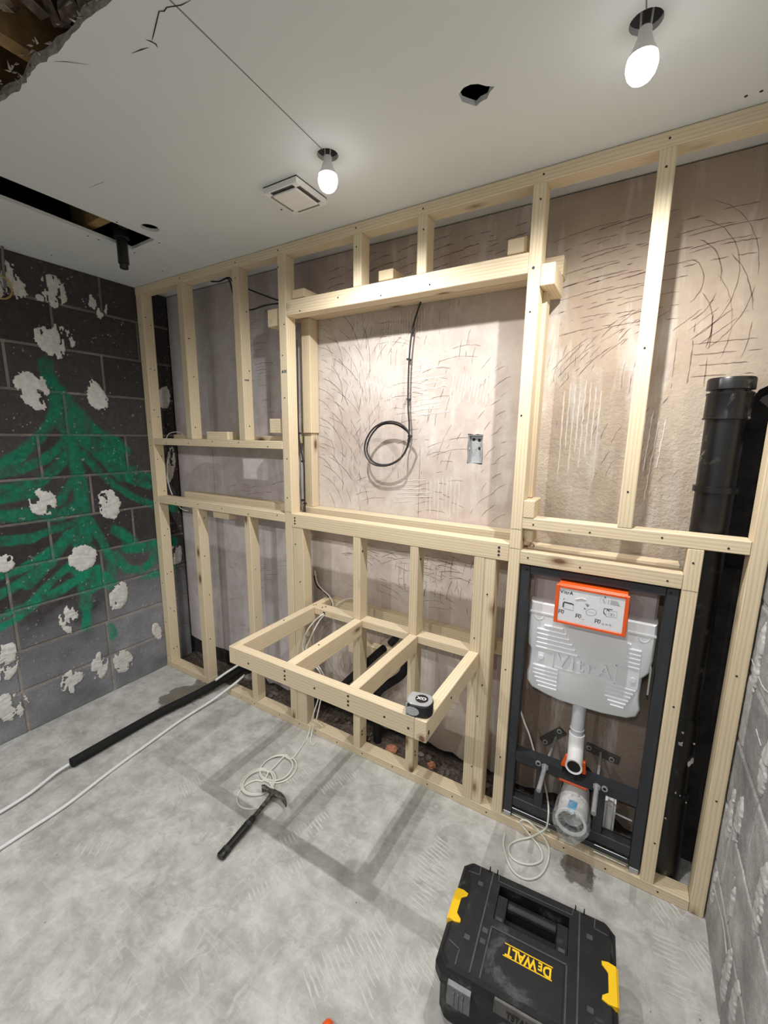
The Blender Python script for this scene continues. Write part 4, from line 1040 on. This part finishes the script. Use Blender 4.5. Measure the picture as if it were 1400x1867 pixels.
MB().tube(P(.10, (541, 620), (542, 660), (543, 720), (544, 785), (549, 820), (554, 850), (555, 890), (556, 933)), .0045, 8, smooth=5).build('sheath', M['cable_black'], c1, c1.location, smooth=True)
MB().tube(P(.12, (541, 765), (544, 800), (547, 830), (548, 880), (549, 930)), .003, 8, smooth=5).build('earth_core', M['cable_grey'], c1, c1.location, smooth=True)
mb = MB()
for q in P(.10, (546, 790), (552, 841), (552, 912), (556, 918)): mb.box(q[0]-.008, q[0]+.008, q[1]-.006, q[1]+.006, q[2]-.005, q[2]+.005)
mb.split('cable_clip', M['cable_black'], c1, c1.location, .001)
cable('ceiling_cable', P(.10, (385, 513), (400, 513), (415, 508), (421, 520), (426, 540), (436, 560), (456, 565), (480, 558), (500, 554), (530, 552)), .004, 'cable_black', 'black cable drooping below the top plate, crossing lowest between the second and third studs')
cable('ceiling_cable', P(.12, (400, 513), (416, 506), (424, 512), (440, 522), (455, 528), (480, 538), (506, 547), (530, 553)), .004, 'cable_black', 'black cable sloping straight down below the top plate, upper one of two')
cable('white_cable', P(.10, (303, 800), (307, 792), (316, 788), (330, 789))+P(.10, (336, 800)), .003, 'cable_white', 'short white cable end curling over the upper left noggin')
cable('white_cable', P(.09, (306, 838), (305, 865), (308, 885), (314, 902)), .003, 'cable_white', 'white cable dropping behind the left end stud into the niche')
cable('white_cable', P(.05, (322, 915), (328, 925), (336, 930), (343, 931)), .003, 'cable_white', 'white cable tip poking out under the lower left noggin')
# cables of the basin
w1 = P(-.002, (590, 1119))+P(-.025, (583, 1124), (572, 1134))+P(-.05, (560, 1150), (553, 1168), (552, 1183))+P(-.04, (560, 1205), (575, 1215), (584, 1228), (586, 1245))+P(-.02, (580, 1275), (572, 1300), (566, 1325))+[at(560, 1345, 'z', FL+.004), at(555, 1353, 'z', FL+.004)]
c_ = (1.36, -.285)
def loop(cx, cy, r, a0, turns, z, sq=1.0, n=14, rot=0.0):
    out = []
    for i in range(int(n*turns)+1):
        a = a0+2*PI*i/n; u, v = r*math.cos(a), r*sq*math.sin(a)
        out.append((cx+u*math.cos(rot)-v*math.sin(rot), cy+u*math.sin(rot)+v*math.cos(rot), FL+z+.0025*math.sin(i*1.1)))
    return out
coil = loop(1.365, -.285, .088, 1.4, 1.0, .007)+loop(1.358, -.29, .078, 1.4, 1.1, .011)+loop(1.345, -.395, .078, 1.6, 1.0, .009)+loop(1.35, -.40, .07, 1.6, 1.0, .013)+loop(1.385, -.45, .08, 1.9, .95, .005)
cable('white_cable_coil', w1+coil, .0038, 'cable_white', 'white cable dropping through the shelf frame into a coil on the floor by the hammer', 'cable', None, 7, 4)
cable('white_cable', P(-.002, (591, 1121))+P(-.02, (582, 1132))+P(-.04, (572, 1150), (563, 1170), (559, 1185))+P(-.02, (575, 1208), (584, 1220), (591, 1235), (591, 1255), (585, 1275), (577, 1310), (570, 1330))+[at(566, 1350, 'z', FL+.004), at(570, 1358, 'z', FL+.004), at(577, 1352, 'z', FL+.004)], .0036, 'cable_white', 'second white cable strand hanging through the left bay of the shelf frame')
cable('white_cable', P(.13, (574, 1040), (578, 1062), (588, 1075), (600, 1086), (606, 1098), (607, 1106)), .0036, 'cable_white', 'white cable curling on the wall above the back left of the shelf frame')
cable('black_tail', P(.15, (573, 1050), (578, 1068), (590, 1078), (602, 1092), (605, 1103)), .005, 'cable_black', 'black cable tail behind the white cable above the shelf frame')
cable('white_cable', P(.13, (612, 1105), (620, 1098), (632, 1092), (645, 1091)), .003, 'cable_white', 'thin white cable bowed along the wall batten over the shelf frame')
w2 = P(.06, (946, 1287), (955, 1315), (965, 1340), (974, 1371), (985, 1400), (993, 1430), (998, 1455))+[at(1000, 1478, 'y', -.01), at(998, 1502, 'y', -.02)]
def near_sole(px, py):
    q = at(px, py, 'z', FL+.006)
    return q if q[1] < -.012 else at(px, py, 'y', -.012)
cl = [near_sole(880+x/3.784, 1250+y/3.784) for x, y in ((430, 990), (390, 1015), (330, 1045), (250, 1065), (195, 1090), (178, 1130), (195, 1180), (250, 1220), (330, 1235), (395, 1215), (412, 1180), (395, 1120), (350, 1060), (300, 1000), (262, 950), (270, 928), (310, 935), (370, 985), (430, 1060), (458, 1130), (450, 1210), (420, 1280), (370, 1325), (300, 1335), (230, 1300), (180, 1230), (150, 1140), (142, 1080), (152, 1025))]
cable('white_cable_coil', w2+cl, .0036, 'cable_white', 'white cable trailing out of the toilet frame into a loose coil behind the toolbox', 'cable', None, 7, 4)
gc = thing('grey_cable', 'grey cable drooping from the ceiling at the far left with a brass ring', 'cable', (.02, -.65, 2.3))
MB().tube([at(-2, 412, 'x', .03), at(3, 440, 'x', .03), at(5, 470, 'x', .03), at(7, 500, 'x', .02), at(10, 525, 'x', .02)], .006, 8, smooth=4).build('sheath', M['cable_grey'], gc, gc.location, smooth=True)
mb = MB(); q = at(-2, 522, 'x', .025); mb.tube([(.025, q[1]+.05*math.cos(a), q[2]+.055*math.sin(a)) for a in np.linspace(0, 2*PI, 18)[:-1]], .0045, 8, closed=True, smooth=1); mb.build('ring', M['brass'], gc, gc.location, smooth=True)

# ------------------------------------------------------------------ pipes on the floor
lg = thing('pipe_lagging', 'black foam lagging tube lying on the floor and passing under the shelf frame', 'pipe lagging', (.55, -.4, FL))
b0 = [at(130, 1391, 'z', .014), at(210, 1345, 'z', .016), at(290, 1300, 'z', .02), at(350, 1270, 'z', .026), at(400, 1243, 'z', .045), at(430, 1226, 'z', .066), at(452, 1212, 'z', .095)]
mb = MB(); mb.tube(b0, .0235, 18, smooth=4, caps=True); mb.build('sleeve', M['lagging'], lg, lg.location, smooth=True)
d0 = (Vector(b0[0])-Vector(b0[1])).normalized(); e0 = Vector(b0[0])
MB().tube([e0, e0+d0*.004], .012, 14, smooth=1).build('bore', M['rubberdark'], lg, lg.location)
wpipe = [at(-60, 1517, 'z', .0), at(0, 1481, 'z', .0), at(55, 1446, 'z', .003), tuple(e0+d0*.07-Vector((0, 0, .006)))]
cable('white_pipe', wpipe+[tuple(e0+d0*.01)], .0075, 'pipe_white', 'white plastic pipe running out of the black lagging end', 'pipe', None, 12, 3)
cable('white_pipe', [at(-60, 1587, 'z', .0), at(0, 1547, 'z', -.002), at(60, 1508, 'z', -.003), at(125, 1465, 'z', -.004), at(200, 1407, 'z', -.004), at(270, 1356, 'z', -.003), at(330, 1313, 'z', .0), at(385, 1278, 'z', .01), at(415, 1256, 'z', .045), at(432, 1243, 'z', .07), at(446, 1231, 'z', .09)], .0075, 'pipe_white', 'white plastic pipe lying bare beside the black lagging', 'pipe', None, 12, 4)
cable('white_pipe', [at(393, 1240, 'z', .095), at(413, 1226, 'z', .105), at(432, 1214, 'z', .12), at(446, 1204, 'z', .13)], .0075, 'pipe_white', 'short white pipe emerging above the lagging behind the sole plate', 'pipe', None, 12, 3)
# wastes under the basin
bw = thing('basin_waste', 'black basin waste pipe bending out of the wall below the shelf frame', 'waste pipe', (1.85, .1, .3))
q = P(.13, (738, 1206), (737, 1222), (728, 1234), (705, 1249), (690, 1261), (686, 1275), (686, 1300), (687, 1330), (688, 1350))
MB().tube(q, .021, 16, smooth=4).build('bend', M['lagging'], bw, bw.location, smooth=True)
bw2 = thing('basin_supply_lagging', 'straight black lagged pipe slanting behind the middle joist of the shelf frame', 'pipe lagging', (1.75, .1, .45))
MB().tube(P(.10, (700, 1182), (690, 1190), (660, 1217), (630, 1245), (600, 1275)), .019, 16, smooth=3).build('sleeve', M['lagging'], bw2, bw2.location, smooth=True)
MB().tube(P(.14, (722, 1163), (712, 1173)), .019, 16, smooth=1).build('stub', M['lagging'], bw2, bw2.location, smooth=True)
# dirt and crumbs lying behind the sole plate
xs = np.linspace(.01, 2.93, 420); ys = np.linspace(.066, .2215, 24); XX, YY = np.meshgrid(xs, ys)
ZZ = FL-.002+.016*fnoise(XX, YY, 14, 4)*sstep(.0, .05, YY-.05)+.006*vnoise(XX, YY, 120)
idx = np.arange(XX.size).reshape(XX.shape); F_ = np.stack([idx[:-1, :-1], idx[:-1, 1:], idx[1:, 1:], idx[1:, :-1]], -1).reshape(-1, 4)
stuff(mesh_np('loose_dirt', np.stack([XX, YY, ZZ], -1).reshape(-1, 3), F_, None, M['dirt'], bpy.data.objects['floor']))
# rubble behind the sole plate
def lump(x, y, z, r, mat, name, label, cat, seed, group=None):
    rr = random.Random(seed); bm = bmesh.new(); bmesh.ops.create_icosphere(bm, subdivisions=2, radius=r)
    for v in bm.verts:
        f = 1+rr.uniform(-.28, .22); v.co = Vector((v.co.x*f*1.2, v.co.y*f, v.co.z*f*.75))
    zmin = min(v.co.z for v in bm.verts)
    me = bpy.data.meshes.new(name); bm.to_mesh(me); bm.free(); me.materials.append(M[mat])
    o = bpy.data.objects.new(name, me); COL.objects.link(o); o.location = (x, y, z-zmin-.001); o.rotation_euler = (0, 0, rr.uniform(0, 6))
    return tag(o, label, cat, group)
p = at(727, 1357, 'z', FL); lump(p[0], .105, FL, .028, 'brick', 'brick_fragment', 'orange brick fragment lying behind the sole plate under the basin shelf', 'rubble', 4)
p = at(797, 1383, 'z', FL); lump(p[0], .125, FL, .02, 'brick', 'brick_fragment', 'smaller brick fragment behind the sole plate, right of the other', 'rubble', 5)
for i in range(26):
    lump(R.uniform(.7, 2.25), R.uniform(.10, .17), FL+.006, R.uniform(.008, .02), 'rubble', 'rubble_piece', 'grey bit of rubble among the debris behind the sole plate', 'rubble', 20+i, 'rubble behind the sole plate')
lump(1.56, .165, .285, .04, 'rubble', 'plaster_lump', 'grey lump of mortar stuck where the pipes leave the wall below the shelf', 'rubble', 9)
lump(.80, .04, .115, .028, 'rubble', 'mortar_lump', 'grey mortar lump around the white pipe ends at the sole plate gap', 'rubble', 12)

# ------------------------------------------------------------------ bulbs
def bulb(x, y, zb, label, power, name='light_bulb'):
    t = thing(name, label, 'light bulb', (x, y, zb+.05), 0, 'bare bulbs in the ceiling')
    O = t.location
    mb = MB(); mb.lathe([(.002, zb), (.012, zb+.002), (.021, zb+.008), (.0275, zb+.017), (.031, zb+.029), (.0312, zb+.038), (.029, zb+.048)], (x, y, 0), n=20)
    mb.build('glass_dome', M['bulb'], t, O, smooth=True)
    la = bpy.data.lights.new('lamp_light', 'SPOT'); la.energy = power; la.spot_size = PI; la.spot_blend = 0.8; la.shadow_soft_size = 0.011; la.color = (1.0, 0.985, 0.955)
    lo = bpy.data.objects.new('lamp_light', la); COL.objects.link(lo); lo.parent = t; lo.location = (0, 0, zb-0.0125-O[2])
    mb = MB(); mb.lathe([(.0292, zb+.0478), (.0255, zb+.057), (.0205, zb+.067), (.0172, zb+.078), (.014, zb+.084), (.013, zb+.10), (.011, zb+.102)], (x, y, 0), n=20); mb.build('holder', M['plasticwhite'], t, O, smooth=True)
    mb = MB()
    for s in (-1, 1): mb.tube([(x+s*.009, y, zb+.10), (x+s*.011, y, H+.02), (x+s*.012, y, H+.054)], .0022, 6, smooth=3)
    mb.split('flex', M['cable_white'], t, O)
    return t
bulb(1.80, -.396, 2.385, 'lit bare bulb hanging from the ceiling hole beside the square vent', BULB_POWER)
bulb(2.657, -.404, 2.378, 'lit bare bulb hanging from the ceiling hole at upper right', BULB_POWER)
bulb(0.95, -2.4, 2.385, 'added unseen fill bulb behind the viewer, nearest the green painted wall', FILL_POWER*1.55)  # three bulbs added to lift floor and front faces; this one boosted for the left
bulb(1.80, -2.4, 2.385, 'added unseen fill bulb behind the viewer, middle of three', FILL_POWER)
bulb(2.657, -2.4, 2.385, 'added unseen fill bulb behind the viewer, nearest the grey block wall', FILL_POWER)

# ------------------------------------------------------------------ extractor vent
ev = thing('ceiling_vent', 'square white extractor vent cover on the ceiling beside the bulb', 'vent', (1.565, -.285, H))
O = ev.location
x0, x1, y0, y1 = 1.488, 1.644, -.370, -.205
mb = MB()
for a in ((x0, x1, y0, y0+.006), (x0, x1, y1-.006, y1), (x0, x0+.006, y0+.006, y1-.006), (x1-.006, x1, y0+.006, y1-.006)): mb.box(a[0], a[1], a[2], a[3], H-.022, H)
mb.box(x0, x1, y0, y1, H-.004, H-.0005)
mb.build('housing', M['plasticwhite'], ev, O)
MB().box(x0+.022, x1-.022, y0+.022, y1-.022, H-.027, H-.020).build('cover_plate', M['plasticwhite'], ev, O, .002)
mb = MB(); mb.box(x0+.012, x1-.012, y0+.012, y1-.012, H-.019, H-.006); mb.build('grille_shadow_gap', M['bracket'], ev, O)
mb = MB()
for sx in (x0+.014, x1-.014):
    for sy in (y0+.014, y1-.014): mb.box(sx-.01, sx+.01, sy-.01, sy+.01, H-.0225, H-.0195)
mb.split('corner_post', M['plasticwhite'], ev, O)
# dark pipe hanging out of the slot
dp = thing('drain_stub', 'black pipe stub hanging down out of the ceiling slot end', 'pipe', (.592, -.385, 2.39))
mb = MB(); mb.lathe([(.0165, 2.372), (.018, 2.374), (.018, 2.392), (.023, 2.394), (.023, 2.50)], (.592, -.385, 0), n=20); mb.build('pipe', M['black'], dp, dp.location, smooth=True)
mb = MB(); mb.lathe([(.026, 2.498), (.033, 2.502), (.033, 2.55), (.026, 2.56)], (.592, -.385, 0), n=20); mb.tube([(.592, -.385, 2.53), (.62, -.39, 2.55), (.70, -.395, 2.56), (.83, -.40, 2.57)], .022, 14, smooth=4); mb.build('elbow', M['black'], dp, dp.location, smooth=True)

# ------------------------------------------------------------------ hammer
hm = thing('claw_hammer', 'black handled steel claw hammer lying on the floor by the white cable coil', 'hammer', (1.47, -.58, FL))
O = hm.location
A = Vector(at(360+205/5, 1320+1215/5, 'z', FL+.0155)); B = Vector(at(360+690/5, 1320+640/5, 'z', FL+.028))
d = (B-A).normalized(); s_ = Vector((-d.y, d.x, 0)); up_ = Vector((0, 0, 1)); L = (B-A).length
def hpt(u, v, w): return A+d*u*L+s_*v+up_*w
def sweep(mb, secs, n=14):
    k = len(mb.v)
    for (u, hw, hh, vo, wo) in secs:
        for i in range(n):
            a = 2*PI*i/n; mb.v.append(tuple(hpt(u, vo+hw*math.cos(a), wo+hh*math.sin(a))))
    for j in range(len(secs)-1):
        for i in range(n): mb.f.append((k+j*n+i, k+j*n+(i+1) % n, k+(j+1)*n+(i+1) % n, k+(j+1)*n+i))
    mb.f.append(tuple(k+i for i in range(n))[::-1]); mb.f.append(tuple(k+(len(secs)-1)*n+i for i in range(n)))
mb = MB(); sweep(mb, [(0, .016, .012, 0, 0), (.015, .0195, .0145, 0, 0), (.06, .0185, .0145, 0, 0), (.14, .0155, .0135, 0, 0), (.3, .0155, .0135, 0, 0), (.42, .0165, .0135, 0, 0), (.5, .0150, .013, 0, 0), (.58, .0135, .0125, 0, 0), (.6, .011, .010, 0, 0)])
gr = mb.build('grip', M['black'], hm, O, smooth=True)
mb = MB()
for u in (.09, .105, .12, .47, .485, .5): sweep(mb, [(u-.003, .0172 if u > .3 else .0192, .0150, 0, 0), (u+.003, .0172 if u > .3 else .0188, .0150, 0, 0)])
mb.split('grip_ring', M['ribgrey'], gr, O)
mb = MB(); sweep(mb, [(.59, .0095, .009, 0, 0), (.7, .0095, .009, 0, .001), (.85, .010, .010, 0, .002), (.97, .012, .012, 0, .003), (1.04, .013, .013, 0, .003)]); mb.build('shaft', M['hammer'], hm, O, smooth=True)
hd = [at(360+x/5, 1320+y/5, 'z', FL+.030) for x, y in ((586, 590), (603, 585), (640, 598), (660, 610), (700, 632), (745, 650), (780, 680), (800, 720), (808, 752))]
rad = [.0155, .0155, .010, .0105, .0155, .0125, .009, .006, .003]
mb = MB(); k = 0; n = 14
for i, p in enumerate(hd):
    a = Vector(hd[max(0, i-1)]); b = Vector(hd[min(len(hd)-1, i+1)]); t = (b-a).normalized(); sd = Vector((-t.y, t.x, 0))
    for j in range(n):
        an = 2*PI*j/n; hgt = rad[i] if i < 5 else max(rad[i]*.6, .004)
        ww = rad[i]*1.0 if i < 5 else rad[i]*1.25
        mb.v.append(tuple(Vector(p)+sd*ww*math.cos(an)+up_*min(hgt, .022)*math.sin(an)))
for i in range(len(hd)-1):
    for j in range(n): mb.f.append((i*n+j, i*n+(j+1) % n, (i+1)*n+(j+1) % n, (i+1)*n+j))
mb.f.append(tuple(range(n))[::-1]); mb.f.append(tuple((len(hd)-1)*n+j for j in range(n)))
mb.build('head', M['hammer'], hm, O, smooth=True)

# ------------------------------------------------------------------ tape measure
tm = thing('tape_measure', 'silver and black tape measure standing on the shelf frame front right corner', 'tape measure', (2.214, -.468, ZS1), math.radians(12))
pts = [(-.040, -.030), (.018, -.034), (.034, -.022), (.040, .0), (.034, .024), (.014, .034), (-.030, .034), (-.042, .022)]
ol = smooth_outline(pts, 3)
mb = MB(); mb.prism(ol, 0, .040, 'z'); body = mb.build('case', M['black'], tm, bevel=.003, smooth=True)
mb = MB(); mb.prism([(u*.97-.001, v*.95) for u, v in ol], .040, .0455, 'z'); mb.build('chrome_top', M['chrome'], tm, bevel=.002, smooth=True)
mb = MB(); mb.lathe([(.021, .0455), (.021, .0468), (.018, .0471)], (.002, .0, 0), 'z', 28); mb.build('badge', M['rubberdark'], tm)
mb = MB(); text_into(mb, 'OX', lambda u, v, h: (.002-u, -v, .0475+h), .019, .0003, True, 1.05); mb.build('badge_letters', M['polywhite'], tm)
mb = MB(); mb.prism([(-.028+.021*math.cos(a)*1.05+.008, .020+.015*math.sin(a)) for a in np.linspace(0, 2*PI, 22)[:-1]], -.0362, -.0325, 'y'); mb.build('label_plate', M['chrome'], tm)
mb = MB(); mb.box(-.043, -.038, -.032, -.006, .0, .040); mb.build('hook', M['steel'], tm)

# ------------------------------------------------------------------ toolbox
TA = math.radians(4.5)
tbx = thing('toolbox', 'black plastic toolbox with yellow side clips standing on the floor in front', 'toolbox', (2.608, -.540, FL), TA)
hw, hd_, zt = .228, .168, .212
ch = .021
def octo(i, c=ch): return [(-hw+i+c, -hd_+i), (hw-i-c, -hd_+i), (hw-i, -hd_+i+c), (hw-i, hd_-i-c), (hw-i-c, hd_-i), (-hw+i+c, hd_-i), (-hw+i, hd_-i-c), (-hw+i, -hd_+i+c)]
mb = MB(); bo = octo(.012); bo2 = octo(.02)
n = 8
mb.add([(x, y, 0) for x, y in bo2]+[(x, y, .02) for x, y in bo]+[(x, y, .150) for x, y in bo], [(a*n+i, a*n+(i+1) % n, (a+1)*n+(i+1) % n, (a+1)*n+i) for a in range(2) for i in range(n)]+[tuple(range(n))[::-1], tuple(range(2*n, 3*n))])
body = mb.build('body', M['toolbox'], tbx, bevel=.002)
# lid: stepped shell with a recess for the handle
rec = [(-.103, .012), (.103, .012), (.103, .118), (-.103, .118)]
lv = [(.004, .1505), (0, .156), (0, .188), (.010, .204), (.018, zt)]
mb = MB(); vs = []; 
for i_, z in lv: vs += [(x, y, z) for x, y in octo(i_)]
fs = [(a*n+i, a*n+(i+1) % n, (a+1)*n+(i+1) % n, (a+1)*n+i) for a in range(4) for i in range(n)]+[tuple(range(n))[::-1]]
k = 4*n; top8 = octo(.018)
vs += [(x, y, zt) for x, y in rec]+[(x, y, zt-.042) for x, y in rec]
tri = tessellate_polygon([[Vector((x, y, 0)) for x, y in top8], [Vector((x, y, 0)) for x, y in rec]])
mp = list(range(k, k+n))+list(range(5*n, 5*n+4))
fs += [tuple(mp[j] for j in t) for t in tri]
r0 = 5*n; fs += [(r0+i, r0+(i+1) % 4, r0+4+(i+1) % 4, r0+4+i) for i in range(4)]+[(r0+4, r0+5, r0+6, r0+7)]
mb.add(vs, fs); lid = mb.build('lid', M['toolbox'], tbx)
# handle across the recess
mb = MB()
prof = [(-.017, 0), (-.013, .010), (.0, .014), (.013, .010), (.017, 0), (.012, -.010), (-.012, -.010)]
mb.prism([(.075+a, zt-.012+b) for a, b in prof], -.070, .070, 'x')
for s in (-1, 1): mb.box(s*.087-.016, s*.087+.016, .014, .092, zt-.022, zt-.004)
hnd = mb.build('handle', M['toolbox'], lid, bevel=.002)
mb = MB()
for s in (-1, 1): mb.box(s*.087-.009, s*.087+.009, .0145, .024, zt-.004, zt-.001)
mb.split('handle_hinge', M['ribgrey'], lid)
# raised ribs and panels on the lid
mb = MB()
def ridge(pts, z=zt, wd=.0045, h=.0025, close=False):
    q = pts+([pts[0]] if close else [])
    for a, b in zip(q[:-1], q[1:]):
        dx, dy = b[0]-a[0], b[1]-a[1]; l_ = math.hypot(dx, dy); nx, ny = -dy/l_*wd/2, dx/l_*wd/2
        mb.prism([(a[0]+nx, a[1]+ny), (b[0]+nx, b[1]+ny), (b[0]-nx, b[1]-ny), (a[0]-nx, a[1]-ny)], z-.0005, z+h, 'z')
for s in (-1, 1): ridge([(s*.130, .149), (s*.132, -.149)]); ridge([(s*.105, -.149), (s*.102, -.012), (0, -.012)], wd=.004)
ridge([(-.112, .149), (-.110, .128), (.110, .128), (.112, .149)], wd=.003)
for s in (-1, 1):
    ridge([(s*.172, .149), (s*.170, .120), (s*.205, .116)], wd=.003); ridge([(s*.172, -.149), (s*.172, -.110), (s*.205, -.100)], wd=.0035)
mb.split('lid_ridge', M['ribgrey'], lid)
mb = MB()
for x, y in ((-.160, .095), (-.160, -.07), (.158, .09), (.162, -.085), (-.117, -.03), (-.117, -.06)): mb.box(x-.009, x+.009, y-.007, y+.007, zt-.001, zt+.003)
mb.split('lid_button', M['ribgrey'], lid, bevel=.002)
mb = MB(); mb.box(-.098, .098, .132, .150, zt-.001, zt+.002); mb.box(-.098, .098, -.150, -.018, zt-.001, zt+.0012); mb.split('lid_panel', M['toolbox'], lid, bevel=.0008)
mb = MB()
LX, LY = .005, -.052
for tx, du, sz, dv in (('D', -.051, .036, 0), ('E', -.033, .027, -.0035), ('WALT', .018, .036, 0)):
    text_into(mb, tx, lambda u, v, h: (LX-u-du, LY-v-dv, zt+.0018+h), sz, .0004, True, .84, .95)
mb.box(LX-.064, LX+.064, LY+.0145, LY+.0170, zt+.001, zt+.0022); mb.box(LX-.064, LX+.064, LY-.0170, LY-.0145, zt+.001, zt+.0022)
mb.build('brand_lettering', M['yellow'], lid)
for s in (-1, 1):
    def clip_poly(): return [(.0, -.052), (.020, -.055), (.036, -.050), (.035, -.040), (.020, -.026), (.020, .026), (.035, .040), (.036, .050), (.020, .055), (.0, .052)]
    pl = [(s*(hw-.004-u), v*.9) for u, v in clip_poly()]
    if s > 0: pl = [(x, y-.004) for x, y in pl]
    mb = MB(); mb.prism(pl, zt-.012, zt+.004, 'z'); mb.box(*sorted((s*(hw-.006), s*(hw+.001))), -.045, .045, .10, zt-.004)
    mb.build('side_clip', M['yellow'], tbx, bevel=.0006)
    mb = MB(); mb.box(*sorted((s*(hw-.043), s*(hw-.028))), -.043, .043, zt-.0005, zt+.001); mb.build('clip_slot', M['rubberdark'], lid)
    # front latches
    mb = MB(); lx = s*.152; mb.prism([(-hd_-.004, .115), (-hd_-.010, .112), (-hd_-.014, .135), (-hd_-.010, .178), (-hd_+.004, .188), (-hd_+.004, .18), (-hd_-.003, .17)], lx-.032, lx+.032, 'x')
    for q_ in (-.012, .0, .012): mb.box(lx+q_-.002, lx+q_+.002, -hd_-.0165, -hd_-.010, .12, .17)
    mb.build('latch', M['latch'], tbx, bevel=.001)
mb = MB(); mb.prism([(-hd_-.004, .168), (-hd_-.006, .182), (-hd_+.004, .200), (-hd_+.012, .203), (-hd_+.010, .19)], -.062, .062, 'x'); nb = mb.build('front_badge', M['bracket'], lid, bevel=.001)
mb = MB(); text_into(mb, 'TSTAK', lambda u, v, h: (u, -hd_-.0062+v*.5-h, .186+v*.83), .019, .0006, True, 1.0, 1.05); mb.build('badge_letters', M['rubberdark'], nb)
mb = MB(); mb.prism([(-.05, .13), (-.035, .150), (.035, .150), (.05, .13), (.03, .118), (-.03, .118)], -hd_-.002, -hd_+.014, 'y'); mb.build('front_grip', M['ribgrey'], body, bevel=.001)
mb = MB()
for s in (-1, 1):
    for x in (.118, .142): mb.box(s*x-.0015, s*x+.0015, hd_-.022, hd_-.012, zt-.002, zt+.012)
mb.split('hinge_pin', M['rubberdark'], lid)

# the end of an orange tool at the bottom of the frame
ot = thing('orange_tool_handle', 'orange plastic tool tip lying on the floor at the bottom edge left of the toolbox', 'tool', (2.17, -.95, FL))
mb = MB(); mb.lathe([(.008, -.882), (.014, -.888), (.017, -.90), (.015, -.93), (.017, -.97), (.017, -1.0), (.010, -1.005)], (2.158, 0, FL+.017), 'y', 16); mb.build('grip', M['orange'], ot, ot.location, smooth=True)
mb = MB(); mb.lathe([(.004, -1.005), (.004, -1.09)], (2.158, 0, FL+.017), 'y', 10); mb.build('blade', M['steel'], ot, ot.location)
